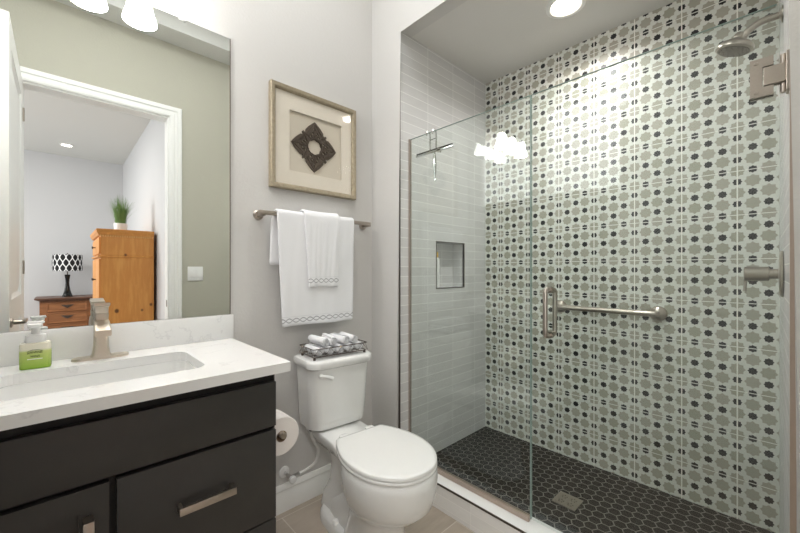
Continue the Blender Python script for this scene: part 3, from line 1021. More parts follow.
# sloping shoulder from the column to the pedestal
loft(bm, [ring(0, -0.30, 0.078, 0.20, 0.04, 32, 2.5), ring(0, -0.32, 0.076, 0.18, 0.12, 32, 2.5), ring(0, -0.36, 0.060, 0.14, 0.19, 32, 2.5), ring(0, -0.40, 0.04, 0.08, 0.24, 32, 2.5)])
# foot flange
loft(bm, [ring(0, -0.245, 0.104, 0.165, 0.0, 40, 3.2), ring(0, -0.245, 0.103, 0.163, 0.035, 40, 3.2), ring(0, -0.245, 0.094, 0.150, 0.052, 40, 3.0), ring(0, -0.245, 0.065, 0.11, 0.060, 40, 2.6)])
obj('bowl', bm, W, tl, True, angle=60)
for s in (-1, 1):
    bm = BM(); lathe(bm, [(0.015, 0.05), (0.015, 0.062), (0.011, 0.070), (0.004, 0.073)], (s * 0.088, -0.275, 0), 'z', 20)
    obj('bolt_cap', bm, M['plastic'], tl, True)
# tank
def tring(hx, y0, y1, z, bow, r=0.05, n=7):
    """back corners small, front corners large, bowed front"""
    pts = []
    for cx, cy, a0, rr in ((hx - 0.02, y1 - 0.02, 0, 0.02), (-hx + 0.02, y1 - 0.02, 90, 0.02), (-hx + r, y0 + r, 180, r), (hx - r, y0 + r, 270, r)):
        for k in range(n + 1):
            a = R(a0 + 90 * k / n)
            pts.append((cx + rr * math.cos(a), cy + rr * math.sin(a)))
    out = []
    for x, y in pts:
        t = max(0.0, (y1 - y) / (y1 - y0))
        out.append((x, y - bow * t * (1 - (x / hx) ** 2), z))
    return out
bm = BM()
loft(bm, [tring(0.125, -0.155, -0.02, 0.436, 0.012), tring(0.150, -0.172, -0.01, 0.447, 0.014), tring(0.155, -0.178, -0.008, 0.49, 0.015), tring(0.166, -0.190, -0.005, 0.742, 0.018)])
obj('tank', bm, W, tl, True, angle=50)
bm = BM()
loft(bm, [tring(0.170, -0.196, 0.0, 0.742, 0.018), tring(0.178, -0.205, 0.003, 0.748, 0.018), tring(0.180, -0.208, 0.004, 0.772, 0.018), tring(0.176, -0.203, 0.001, 0.783, 0.018), tring(0.166, -0.190, -0.008, 0.7865, 0.016)])
obj('tank_lid', bm, W, tl, True, angle=50)
bm = BM()
lathe(bm, [(0.012, 0.0), (0.011, -0.012), (0.006, -0.016)], (-0.120, -0.190, 0.713), 'y', 20)
tube(bm, smooth_path([(-0.133, -0.204, 0.716), (-0.115, -0.209, 0.714), (-0.09, -0.212, 0.707), (-0.068, -0.213, 0.697)], 5), lambda t: 0.0065 + 0.003 * t, 12)
obj('flush_lever', bm, M['plastic'], tl, True)

# water stop and hose
ws = thing('water_stop_valve', 'small white water stop with braided hose under the tank', 'water valve', (0.822, YN, 0.17))
bm = BM(); lathe(bm, [(0.028, YN - 0.001), (0.027, YN - 0.006), (0.014, YN - 0.012)], (0.822, 0, 0.195), 'y', 28)
obj('escutcheon', bm, M['plastic'], ws)
bm = BM()
lathe(bm, [(0.0075, YN - 0.010), (0.0075, YN - 0.062)], (0.822, 0, 0.195), 'y', 14)
lathe(bm, [(0.011, YN - 0.05), (0.011, YN - 0.085)], (0.822, 0, 0.195), 'y', 14)
lathe(bm, [(0.008, 0.0), (0.008, 0.028), (0.010, 0.029), (0.010, 0.040)], (0.830, YN - 0.066, 0.195), 'x', 14)
obj('valve_body', bm, M['chrome'], ws)
bm = BM(); lathe(bm, [(0.016, YN - 0.085), (0.018, YN - 0.090), (0.018, YN - 0.100), (0.014, YN - 0.103)], (0.822, 0, 0.195), 'y', 18)
obj('valve_knob', bm, M['plastic'], ws)
bm = BM()
tube(bm, smooth_path([(0.868, YN - 0.066, 0.195), (0.90, YN - 0.075, 0.203), (0.945, YN - 0.095, 0.235), (0.955, YN - 0.105, 0.30), (0.925, YN - 0.12, 0.355), (0.905, YN - 0.125, 0.395), (0.905, YN - 0.126, 0.425)], 8), 0.0078, 12)
obj('supply_hose', bm, M['hose'], ws)
bm = BM(); lathe(bm, [(0.010, 0.418), (0.012, 0.422), (0.012, 0.434)], (0.905, YN - 0.126, 0), 'z', 14)
obj('hose_nut', bm, M['dark_metal'], ws)

# basket of washcloths on the tank lid
BKX0, BKX1, BKY0, BKY1, BKZ = 0.872, 1.137, 1.482, 1.625, 0.787
ba = R(-4.8)
bk = thing('wire_basket', 'dark wire tray of rolled washcloths on toilet tank', 'basket', (1.013, 1.556, BKZ), ba)
def bl(x, y, z): return (x - 1.0045, y - 1.5535, z - BKZ)
bm = BM()
hx, hy = 0.151, 0.080
rim = lambda z, s=1.0: [(x, y, z) for x, y in rrect(-hx * s, hx * s, -hy * s, hy * s, 0.012, 4)]
tube(bm, rim(0.052), 0.0022, 8, True)
tube(bm, rim(0.014, 0.96), 0.0022, 8, True)
obj('rim_wire', bm, M['dark_metal'], bk, True)
bm = BM()
for k in range(9):
    x = -hx * 0.95 + 2 * hx * 0.95 * k / 8
    tube(bm, [(x, -hy * 0.96, 0.0145), (x, hy * 0.96, 0.0145)], 0.0014, 6)
for k in range(4):
    y = -hy * 0.9 + 2 * hy * 0.9 * k / 3
    tube(bm, [(-hx * 0.95, y, 0.0125), (hx * 0.95, y, 0.0125)], 0.0014, 6)
obj('base_grid', bm, M['dark_metal'], bk, True)
bm = BM()
def zig(p, q, n):
    p, q = Vector(p), Vector(q)
    pts = []
    for k in range(n * 2 + 1):
        v = p.lerp(q, k / (n * 2)); v.z = 0.052 if k % 2 else 0.014
        pts.append(v)
    tube(bm, pts, 0.0010, 6)
zig((-hx, -hy, 0), (hx, -hy, 0), 5); zig((-hx, hy, 0), (hx, hy, 0), 5); zig((-hx, -hy, 0), (-hx, hy, 0), 3); zig((hx, -hy, 0), (hx, hy, 0), 3)
obj('side_wires', bm, M['dark_metal'], bk, True)
for sx in (-1, 1):
    for sy in (-1, 1):
        bm = BM(); lathe(bm, [(0.006, 0.0002), (0.006, 0.008), (0.003, 0.013)], (sx * (hx - 0.012), sy * (hy - 0.012), 0), 'z', 12)
        obj('foot', bm, M['dark_metal'], bk, True)

def make_roll(L, r, seed):
    random.seed(seed)
    bm = BM()
    # spiral cross-section swept along y
    turns = 3.2; n = 70
    def sp(y, wob):
        pts_o = []; pts_i = []
        for i in range(n):
            t = i / (n - 1); a = t * turns * 2 * PI
            rad = 0.003 + (r - 0.003) * t
            th = r / turns * 0.40
            pts_o.append(((rad) * math.cos(a), y + wob * math.sin(a * 0.5), rad * math.sin(a) * 0.93))
            rad2 = max(0.0006, rad - th)
            pts_i.append(((rad2) * math.cos(a), y + wob * math.sin(a * 0.5), rad2 * math.sin(a) * 0.93))
        return pts_o + list(reversed(pts_i))
    ys = [(-L / 2, 0.0015, 0.92), (-L / 2 + 0.004, 0.001, 1.0), (-L / 4, 0, 1.02), (0, 0, 0.985), (L / 4, 0, 1.02), (L / 2 - 0.004, 0.001, 1.0), (L / 2, 0.0015, 0.92)]
    rings = []
    for y, wob, s in ys: rings.append([(p[0] * s, p[1], p[2] * s) for p in sp(y, wob)])
    loft(bm, rings)
    return bm
proto = None
cl, sl = math.cos(ba), math.sin(ba)
lab_bottom = ['rolled white washcloth in the tray, bottom row at the left end', 'rolled white washcloth in the tray, bottom row second from left', 'rolled white washcloth in the tray, bottom row in the middle', 'rolled white washcloth in the tray, bottom row second from right', 'rolled white washcloth in the tray, bottom row at the right end']
lab_top = ['rolled white washcloth on top of the tray pile, leftmost', 'rolled white washcloth on top of the tray pile, second from left', 'rolled white washcloth on top of the tray pile, second from right', 'rolled white washcloth on top of the tray pile, rightmost']
specs = [(-0.112 + 0.056 * k, 0.0, 0.0390, lab_bottom[k], 0.0) for k in range(5)] + [(-0.084 + 0.056 * k, 0.004, 0.0772, lab_top[k], (0.10, -0.12, 0.06, -0.05)[k]) for k in range(4)]
for k, (x, y, z, lb, ry) in enumerate(specs):
    wx, wy = 1.013 + x * cl - y * sl, 1.556 + x * sl + y * cl
    if proto is None:
        proto = obj('washcloth', make_roll(0.138, 0.0235, 3), M['cloth'], None, True, angle=50)
        o = proto
    else:
        o = proto.copy(); COL.objects.link(o)
    o.location = (wx, wy, BKZ + z - 0.001)
    o.rotation_euler = (0, 0.9 * k, ba + ry)
    tag(o, lb, 'washcloth', 'rolled washcloths in the tank tray')

# ================================================================= WALL PIECES
pf = thing('framed_artwork', 'square champagne frame holding a carved dark wooden medallion', 'framed art', (1.001, YN, 1.62))
fx0, fx1, fz0, fz1 = 0.742, 1.251, 1.6195, 2.1365
bm = BM()
def fr(i, y): return [(fx0 + i, y, fz0 + i), (fx1 - i, y, fz0 + i), (fx1 - i, y, fz1 - i), (fx0 + i, y, fz1 - i)]
Y0 = YN - 0.001
loft(bm, [fr(0, Y0), fr(0, Y0 - 0.028), fr(0.004, Y0 - 0.032), fr(0.018, Y0 - 0.030), fr(0.024, Y0 - 0.026), fr(0.027, Y0 - 0.018), fr(0.027, Y0)], False, False, closed=True)
obj('picture_frame', bm, M['champagne'], pf, angle=20)
bm = BM()
i2 = 0.027
holed(bm, [(fx0 + i2, Y0 - 0.014, fz0 + i2), (fx1 - i2, Y0 - 0.014, fz0 + i2), (fx1 - i2, Y0 - 0.014, fz1 - i2), (fx0 + i2, Y0 - 0.014, fz1 - i2)],
      [[(0.845, Y0 - 0.014, 1.719), (1.158, Y0 - 0.014, 1.719), (1.158, Y0 - 0.014, 2.026), (0.845, Y0 - 0.014, 2.026)]], (0, 0.008, 0))
obj('mat_board', bm, M['cream'], pf, flat=True)
bm = BM(); box(bm, 0.80, 1.20, Y0 - 0.004, Y0 - 0.001, 1.68, 2.07)
obj('backing_board', bm, M['linen'], pf)
bm = BM()
MC = Vector((0.990, Y0 - 0.005, 1.868))
def outer_r(a):
    """pointed four-lobed diamond with small knobs between the lobes"""
    b = (a % (PI / 2)); b = min(b, PI / 2 - b)     # 0 at a tip, pi/4 between
    r = 0.1345 / (math.cos(b) + math.sin(b)) * (1 + 0.035 * math.sin(min(1.0, b / 0.60) * PI))
    if b > 0.60: r *= 0.93
    if b > 0.71: r *= 1.13
    return r
n = 144
oo = []; ii = []
for k in range(n):
    a = 2 * PI * k / n
    oo.append((MC.x + outer_r(a) * math.cos(a), MC.y, MC.z + outer_r(a) * math.sin(a)))
    ri = 0.036 + 0.004 * abs(math.cos(4 * a))
    ii.append((MC.x + ri * math.cos(a), MC.y, MC.z + ri * math.sin(a)))
holes = [ii]
for q in range(4):     # pierced openings in each lobe and between lobes
    for (rr_, da, hr) in ((0.070, 0.20, 0.0075), (0.070, -0.20, 0.0075), (0.058, 0.42, 0.006), (0.058, -0.42, 0.006), (0.092, 0.0, 0.005)):
        a = q * PI / 2 + da
        holes.append([(MC.x + rr_ * math.cos(a) + hr * math.cos(t * PI / 5) * (1.0), MC.y, MC.z + rr_ * math.sin(a) + hr * math.sin(t * PI / 5)) for t in range(10)])
holed(bm, oo, holes, (0, -0.006, 0))
cv = obj('carved_medallion', bm, M['carved'], pf, flat=True)
bm = BM()
for q in range(4):
    a0 = q * PI / 2
    def P2(r, d): return (MC.x + r * math.cos(a0 + d), MC.y - 0.007, MC.z + r * math.sin(a0 + d))
    tube(bm, smooth_path([P2(0.048, 0), P2(0.08, 0.03), P2(0.105, -0.02), P2(0.128, 0)], 4), 0.0022, 6)
    for s in (-1, 1):
        tube(bm, smooth_path([P2(0.126, 0), P2(0.108, 0.13 * s), P2(0.090, 0.33 * s), P2(0.080, 0.55 * s)], 4), 0.0026, 6)
        tube(bm, smooth_path([P2(0.044, 0.1 * s), P2(0.056, 0.30 * s), P2(0.074, 0.30 * s), P2(0.080, 0.16 * s), P2(0.070, 0.10 * s), P2(0.064, 0.18 * s)], 4), 0.0022, 6)
        tube(bm, smooth_path([P2(0.046, 0.50 * s), P2(0.062, 0.62 * s), P2(0.078, 0.70 * s), P2(0.088, 0.785 * s)], 4), 0.0026, 6)
tube(bm, [(MC.x + 0.042 * math.cos(2 * PI * k / 40), MC.y - 0.007, MC.z + 0.042 * math.sin(2 * PI * k / 40)) for k in range(40)], 0.0025, 6, True)
obj('scrollwork', bm, M['carved'], cv)
bm = BM(); box(bm, fx0 + 0.026, fx1 - 0.026, Y0 - 0.0175, Y0 - 0.0165, fz0 + 0.026, fz1 - 0.026)
obj('picture_glazing', bm, M['picture_glass'], pf)

# towel bar
BZ, BY = 1.482, 1.655
tb = thing('towel_bar', 'square nickel towel bar under the framed art', 'towel rail', (1.0, YN, BZ - 0.02))
bm = BM(); box(bm, 0.672, 1.325, BY - 0.008, BY + 0.008, BZ - 0.010, BZ + 0.010, 0.0015)
obj('rail', bm, M['nickel'], tb)
for x in (0.690, 1.318):
    bm = BM()
    box(bm, x - 0.011, x + 0.011, BY - 0.006, YN - 0.005, BZ - 0.016, BZ + 0.006, 0.003)
    lathe(bm, [(0.024, YN - 0.001), (0.024, YN - 0.007), (0.018, YN - 0.012)], (x, 0, BZ - 0.006), 'y', 24)
    obj('post', bm, M['nickel'], tb)

def towel(name, mat, label, x0, x1, tx0, tx1, zf, zb, yoff, th, seed, backshift=0.0):
    """cloth folded over the bar: back bottom -> over -> front bottom"""
    rnd = random.Random(seed)
    r = 0.0135 + yoff
    path = []
    nb, na, nf = 10, 10, 22
    zt = BZ + 0.002
    for i in range(nb): path.append((BY + r, zb + (zt - zb) * i / nb, 'b', i / nb))
    for i in range(na + 1):
        a = PI * i / na
        path.append((BY + r * math.cos(a), zt + r * math.sin(a) * 0.95, 'o', 1))
    for i in range(1, nf + 1): path.append((BY - r, zt + (zf - zt) * i / nf, 'f', i / nf))
    nx = 30
    ph = [rnd.uniform(0, 6.28) for _ in range(4)]
    bm = BM(); grid = []
    for (y, z, w, t) in path:
        row = []
        for k in range(nx + 1):
            s = k / nx
            xa, xb = x0, x1
            if w == 'f': xa, xb = x0 + (tx0 - x0) * t, x1 + (tx1 - x1) * t
            if w == 'b': xa, xb = x0 - backshift * (1 - t * 0.4), x1 - backshift * (1 - t * 0.4)
            x = xa + (xb - xa) * s
            amp = 0.004 * (t if w == 'f' else 0.3)
            dy = amp * (math.sin(s * 9 + ph[0] + t * 0.8) + 0.6 * math.sin(s * 17 + ph[1])) + 0.0015 * math.sin(s * 31 + ph[2] + t * 5)
            dz = 0.0025 * math.sin(s * 7 + ph[3]) if w == 'f' and t > 0.9 else 0
            sag = 0.003 * math.sin(s * PI) if w == 'o' else 0
            row.append(bm.verts.new((x, y - (abs(dy) if w == 'f' else 0), z + dz - sag)))
        grid.append(row)
    for a, b in zip(grid[:-1], grid[1:]):
        for k in range(nx): bm.faces.new((a[k], a[k + 1], b[k + 1], b[k]))
    o = obj(name, bm, mat, None, angle=180)
    m = o.modifiers.new('thick', 'SOLIDIFY'); m.thickness = th; m.offset = 0.0
    m = o.modifiers.new('sub', 'SUBSURF'); m.levels = 1; m.render_levels = 1
    return o
tag(towel('bath_towel', M['bath_towel'], '', 0.748, 1.198, 0.771, 1.184, 0.936, 1.236, 0.004, 0.012, 5, 0.022), 'large white bath towel with grey chain border on the towel bar', 'towel')
tag(towel('hand_towel', M['hand_towel'], '', 0.884, 1.092, 0.908, 1.082, 1.125, 1.20, 0.018, 0.011, 9), 'small white hand towel with grey chain border over the bath towel', 'towel')

# light switch plate on the sage wall
sw = thing('light_switch', 'white rocker light switch plate on the sage green wall', 'light switch', (0.854, YB, 1.11))
bm = BM(); box(bm, 0.796, 0.914, YB + 0.0005, YB + 0.006, 1.118, 1.240, 0.003)
obj('switch_plate', bm, M['plastic'], sw)
for x in (0.831, 0.879):
    bm = BM(); box(bm, x - 0.0165, x + 0.0165, YB + 0.004, YB + 0.009, 1.146, 1.212, 0.0015)
    obj('rocker', bm, M['plastic'], sw)

# ================================================================= SHOWER
XG = 1.476
gy_split = 0.735
fp = thing('fixed_glass_panel', 'fixed clear glass shower panel nearest the toilet', 'glass panel', (XG, 1.105, 0.132))
bm = BM(); box(bm, XG - 0.005, XG + 0.005, gy_split + 0.003, YS - 0.004, 0.137, 1.966)
obj('glass_sheet', bm, M['glass_fixed'], fp, flat=True)
bm = BM(); box(bm, XG - 0.0048, XG + 0.0048, gy_split + 0.0015, gy_split + 0.0028, 0.138, 1.9655)
obj('polished_edge', bm, M['glass_edge'], fp)
bm = BM(); box(bm, XG - 0.0045, XG + 0.0045, gy_split + 0.003, YS - 0.004, 1.966, 1.967)
obj('polished_edge', bm, M['glass_edge'], fp)
bm = BM(); box(bm, XG - 0.019, XG - 0.0055, gy_split + 0.002, YS - 0.001, 0.1325, 0.154); box(bm, XG + 0.0055, XG + 0.010, gy_split + 0.002, YS - 0.001, 0.1325, 0.150)
obj('bottom_channel', bm, M['bronze_trim'], fp)
bm = BM(); box(bm, XG - 0.008, XG - 0.0055, YS - 0.008, YS - 0.0005, 0.150, 1.968); box(bm, XG + 0.0055, XG + 0.008, YS - 0.008, YS - 0.0005, 0.150, 1.968)
obj('wall_channel', bm, M['bronze_trim'], fp)

gd = thing('glass_shower_door', 'clear glass shower door with nickel pull and wall hinge', 'shower door', (XG, 0.37, 0.14))
bm = BM(); box(bm, XG - 0.005, XG + 0.005, 0.004, gy_split - 0.003, 0.142, 1.966)
obj('glass_sheet', bm, M['glass'], gd, flat=True)
bm = BM(); box(bm, XG - 0.0048, XG + 0.0048, gy_split - 0.0028, gy_split - 0.0015, 0.143, 1.9655)
obj('polished_edge', bm, M['glass_edge'], gd)
bm = BM(); box(bm, XG - 0.0045, XG + 0.0045, 0.004, gy_split - 0.003, 1.966, 1.967)
obj('polished_edge', bm, M['glass_edge'], gd)
bm = BM(); box(bm, XG - 0.004, XG + 0.004, -0.010, 0.004, 0.145, 1.70); box(bm, XG - 0.004, XG + 0.004, -0.010, 0.004, 1.83, 1.964)
obj('edge_seal', bm, M['glass'], gd)
# pull handle, both sides
bm = BM()
hz0, hz1, hyy = H - 0.272, H - 0.084, 0.652
for s in (-1, 1):
    xo = XG + s * 0.045
    tube(bm, smooth_path([(XG + s * 0.005, hyy, hz0), (XG + s * 0.030, hyy, hz0), (xo - s * 0.004, hyy, hz0 + 0.004), (xo, hyy, hz0 + 0.020), (xo, hyy, (hz0 + hz1) / 2), (xo, hyy, hz1 - 0.020), (xo - s * 0.004, hyy, hz1 - 0.004), (XG + s * 0.030, hyy, hz1), (XG + s * 0.005, hyy, hz1)], 6), 0.0095, 14)
    for z in (hz0, hz1): lathe(bm, [(0.0135, s * 0.0052), (0.0135, s * 0.010)], (XG, hyy, z), 'x', 18)
tag(obj('pull_handle', bm, M['nickel'], gd), 'nickel D-shaped pull handle')
# wall-to-glass hinge
bm = BM()
hz_a, hz_b = H + 0.497, H + 0.606
for s in (-1, 1):
    x0, x1 = sorted((XG + s * 0.0052, XG + s * 0.014))
    holed(bm, [(x0, 0.058, hz_a), (x0, 0.010, hz_a), (x0, 0.010, hz_a + 0.026), (x0, 0.032, hz_a + 0.026), (x0, 0.032, hz_b - 0.026), (x0, 0.010, hz_b - 0.026), (x0, 0.010, hz_b), (x0, 0.058, hz_b)], [], (x1 - x0, 0, 0))
    box(bm, x0, x1, -0.014, 0.030, hz_a + 0.0285, hz_b - 0.0285, 0.0015)
    for z in (hz_a + 0.012, hz_b - 0.012): lathe(bm, [(0.005, 0), (0.004, 0.002 * s)], ((x1 if s > 0 else x0), 0.045, z), 'x', 12)
box(bm, XG - 0.022, XG + 0.022, YR + 0.0005, YR + 0.008, hz_a, hz_b, 0.0015)
lathe(bm, [(0.007, hz_a + 0.001), (0.007, hz_b - 0.001)], (XG, -0.009, 0), 'z', 14)
tag(obj('wall_hinge', bm, M['nickel'], gd, flat=True), 'square nickel glass hinge')

# grab bar on the patterned tile
gb = thing('grab_bar', 'horizontal nickel grab bar on the patterned shower wall', 'grab bar', (XT - 0.03, 0.67, H - 0.26))
gz = H - 0.229
bm = BM(); tube(bm, smooth_path([(XT - 0.008, 0.430, gz), (XT - 0.035, 0.434, gz), (XT - 0.048, 0.454, gz), (XT - 0.048, 0.67, gz), (XT - 0.048, 0.908, gz), (XT - 0.035, 0.928, gz), (XT - 0.008, 0.932, gz)], 6), 0.015, 14)
obj('bar', bm, M['nickel'], gb)
for y in (0.430, 0.932):
    bm = BM(); lathe(bm, [(0.039, -0.0005), (0.039, -0.010), (0.034, -0.018), (0.020, -0.026), (0.014, -0.030)], (XT, y, gz), 'x', 28)
    obj('flange', bm, M['nickel'], gb)

# shower head
shd = thing('showerhead', 'round nickel shower head on a curved wall arm', 'shower head', (1.86, YW, 2.05))
bm = BM()
ax_ = 1.86
tube(bm, smooth_path([(ax_, YW + 0.001, H + 0.905), (ax_, 0.010, H + 0.906), (ax_, 0.045, H + 0.905), (ax_, 0.078, H + 0.888), (ax_, 0.093, H + 0.868)], 6), 0.012, 12)
obj('shower_arm', bm, M['nickel'], shd)
bm = BM(); lathe(bm, [(0.028, 0.0005), (0.027, 0.004), (0.012, 0.010)], (ax_, YW, H + 0.905), 'y', 24)
obj('wall_flange', bm, M['nickel'], shd)
bm = BM()
lathe(bm, [(0.012, 0.030), (0.017, 0.022), (0.018, 0.010), (0.030, 0.002), (0.050, -0.010), (0.057, -0.020), (0.057, -0.030), (0.050, -0.034)], (0, 0, 0), 'z', 36)
bmesh.ops.rotate(bm, verts=bm.verts, cent=(0, 0, 0), matrix=Matrix.Rotation(R(18), 3, 'X'))
bmesh.ops.translate(bm, verts=bm.verts, vec=(ax_, 0.108, H + 0.862))
hd = obj('spray_head', bm, M['nickel'], shd)
bm = BM()
lathe(bm, [(0.049, -0.0345), (0.048, -0.036), (0.012, -0.038)], (0, 0, 0), 'z', 36)
for rr_, n in ((0.018, 6), (0.030, 10), (0.041, 14)):
    for k in range(n):
        a = 2 * PI * k / n
        lathe(bm, [(0.0018, -0.036), (0.0012, -0.040)], (rr_ * math.cos(a), rr_ * math.sin(a), 0), 'z', 6)
bmesh.ops.rotate(bm, verts=bm.verts, cent=(0, 0, 0), matrix=Matrix.Rotation(R(18), 3, 'X'))
bmesh.ops.translate(bm, verts=bm.verts, vec=(ax_, 0.108, H + 0.862))
obj('nozzle_face', bm, M['nickel_dark'], hd)

# mixer valve
sv = thing('shower_valve', 'round nickel shower mixer valve with lever on near wall', 'shower valve', (1.86, YW, H - 0.10))
bm = BM(); lathe(bm, [(0.082, 0.0005), (0.082, 0.005), (0.076, 0.010), (0.03, 0.012)], (1.86, YW, H - 0.016), 'y', 40)
obj('escutcheon', bm, M['nickel'], sv)
bm = BM(); lathe(bm, [(0.018, 0.012), (0.018, 0.034), (0.026, 0.036), (0.0265, 0.098), (0.024, 0.101)], (1.86, YW, H - 0.016), 'y', 28)
hb = obj('valve_handle', bm, M['nickel'], sv)
bm = BM(); tube(bm, [(1.86, YW + 0.096, H - 0.030), (1.86, YW + 0.098, H - 0.060), (1.86, YW + 0.099, H - 0.082)], 0.005, 10)
obj('lever', bm, M['nickel'], hb)

# floor drain
dn = thing('shower_drain', 'small square nickel drain in the black hexagon floor', 'drain', (1.822, 0.719, ZSF))
bm = BM()
sqd = lambda h, z: [(1.822 - h, 0.719 - h, z), (1.822 + h, 0.719 - h, z), (1.822 + h, 0.719 + h, z), (1.822 - h, 0.719 + h, z)]
hs = []
for cx, cy in ((-0.022, -0.022), (0.022, -0.022), (-0.022, 0.022), (0.022, 0.022)):
    for k in range(5):
        a0 = 2 * PI * k / 5
        hs.append([(1.822 + cx + 0.011 * math.cos(a0) + 0.004 * math.cos(t * PI / 4), 0.719 + cy + 0.011 * math.sin(a0) + 0.004 * math.sin(t * PI / 4), ZSF + 0.001) for t in range(8)])
holed(bm, sqd(0.055, ZSF + 0.001), hs, (0, 0, 0.003))
obj('drain_grate', bm, M['nickel'], dn, flat=True)
bm = BM(); box(bm, 1.77, 1.874, 0.667, 0.771, ZSF + 0.0002, ZSF + 0.0009)
obj('drain_well', bm, M['black'], dn)

# squeegee hung over the glass
sg = thing('squeegee', 'chrome squeegee hooked over top of the fixed glass panel', 'squeegee', (XG, 1.30, H + 0.48))
xi = XG + 0.018
bm = BM()
for y in (1.288, 1.332):
    tube(bm, smooth_path([(XG - 0.012, y, H + 0.735), (XG - 0.012, y, H + 0.748), (XG - 0.010, y, H + 0.754), (XG, y, H + 0.758), (XG + 0.014, y, H + 0.754), (xi, y, H + 0.735), (xi, y, H + 0.665)], 5), 0.0042, 10)
tube(bm, [(xi, 1.288, H + 0.718), (xi, 1.332, H + 0.718)], 0.003, 8)
obj('hook', bm, M['chrome'], sg)
bm = BM(); box(bm, xi - 0.004, xi + 0.010, 1.174, 1.440, H + 0.643, H + 0.655, 0.002)
bl_ = obj('blade_holder', bm, M['chrome'], sg)
bm = BM(); box(bm, xi + 0.001, xi + 0.004, 1.176, 1.438, H + 0.655, H + 0.664)
obj('rubber_blade', bm, M['gloss_black'], bl_)
bm = BM()
tube(bm, smooth_path([(xi + 0.003, 1.303, H + 0.645), (xi + 0.004, 1.303, H + 0.60), (xi + 0.004, 1.302, H + 0.55), (xi + 0.003, 1.300, H + 0.485)], 6), lambda t: 0.006 + 0.005 * math.sin(min(1, t * 1.15) * PI) * (1 if t > 0.2 else 0.6), 14)
obj('grip', bm, M['chrome'], sg)
bm = BM(); lathe(bm, [(0.012, -0.004), (0.012, 0.010)], (xi, 1.27, H + 0.646), 'x', 16)
obj('swivel_knob', bm, M['chrome'], sg)

# bottle in the niche
sh = thing('shampoo_bottle', 'tall white bottle with yellow cap in the shower niche', 'bottle', (1.775, YS + 0.058, NZ0))
bm = BM(); lathe(bm, [(0.021, 0.0005), (0.024, 0.004), (0.024, 0.178), (0.020, 0.190), (0.014, 0.194)], (1.775, YS + 0.058, NZ0), 'z', 28)
obj('bottle', bm, M['plastic'], sh)
bm = BM(); lathe(bm, [(0.0165, 0.194), (0.0175, 0.197), (0.0165, 0.226), (0.014, 0.230)], (1.775, YS + 0.058, NZ0), 'z', 24)
obj('bottle_cap', bm, M['yellow'], sh)

# recessed lights
def can_light(name, label, x, y, zc, r, mat, group=None):
    c = thing(name, label, 'recessed light', (x, y, zc), 0, group)
    bm = BM()
    n = 40
    loft(bm, [[(x + rr_ * math.cos(2 * PI * i / n), y + rr_ * math.sin(2 * PI * i / n), z) for i in range(n)] for rr_, z in ((r, zc - 0.0005), (r * 0.99, zc - 0.006), (r * 0.78, zc - 0.009), (r * 0.70, zc - 0.001))], False, False, closed=True)
    obj('trim_ring', bm, M['white'], c)
    bm = BM(); lathe(bm, [(r * 0.70, zc - 0.0008), (r * 0.68, zc - 0.0035), (0.01, zc - 0.005)], (x, y, 0), 'z', 40)
    tag(obj('lamp_lens', bm, mat, c), 'glowing lens')
    return c
can_light('recessed_light', 'round white recessed light in the shower ceiling', 1.884, 0.752, ZSC, 0.095, M['can'])
can_light('recessed_light', 'small recessed light in bedroom ceiling seen in mirror', 0.08, -3.98, ZB, 0.085, M['can_bed'])

# ================================================================= BEDROOM THINGS (in the mirror)
ar = thing('armoire', 'honey pine armoire with moulded cornice reflected in the mirror', 'armoire', (0.55, -2.10, 0))
AX0, AX1, AY0, AY1 = 0.312, 0.800, -2.62, -1.595
bm = BM(); box(bm, AX0 + 0.012, AX1, AY0, AY1, 0.08, 1.60)
obj('case', bm, M['pine'], ar)
bm = BM(); box(bm, AX0, AX1, AY0 - 0.01, AY1 + 0.01, 0.0, 0.09, 0.006)
obj('plinth', bm, M['pine'], ar)
bm = BM()
def cr(i, z): return [(AX0 - i, AY0 - i, z), (AX1, AY0 - i, z), (AX1, AY1 + i, z), (AX0 - i, AY1 + i, z)]
loft(bm, [cr(0.002, 1.585), cr(0.010, 1.592), cr(0.012, 1.602), cr(0.022, 1.620), cr(0.027, 1.640), cr(0.027, 1.652), cr(0.022, 1.655)])
obj('cornice', bm, M['pine'], ar, angle=15)
bm = BM()
k = 0
x = AX0 + 0.004
while x < AX1 - 0.012:
    box(bm, x, x + 0.011, AY1 + 0.001, AY1 + 0.010, 1.572, 1.590); x += 0.021
obj('dentil_row', bm, M['pine_light'], ar)
bm = BM()
def wm(i, z): return cr(i, z)
loft(bm, [wm(0.0, 1.345), wm(0.012, 1.352), wm(0.012, 1.366), wm(0.0, 1.374)])
obj('waist_moulding', bm, M['pine'], ar, angle=15)
for s in range(2):
    y0 = AY0 + 0.02 + s * 0.50
    bm = BM(); box(bm, AX0 - 0.004, AX0 + 0.013, y0, y0 + 0.49, 0.12, 1.33, 0.003); d = obj('armoire_door', bm, M['pine'], ar)
    bm = BM(); lathe(bm, [(0.006, 0), (0.006, -0.018), (0.015, -0.022), (0.013, -0.034)], (AX0 - 0.004, y0 + (0.44 if s == 0 else 0.05), 1.10), 'x', 14); obj('knob', bm, M['dark_metal'], d)
bm = BM(); box(bm, AX0 - 0.004, AX0 + 0.013, AY0 + 0.02, AY1 - 0.02, 1.385, 1.565, 0.003); d = obj('upper_drawer', bm, M['pine'], ar)
bm = BM(); lathe(bm, [(0.006, 0), (0.006, -0.018), (0.015, -0.022), (0.013, -0.034)], (AX0 - 0.004, -2.1, 1.47), 'x', 14); obj('knob', bm, M['dark_metal'], d)

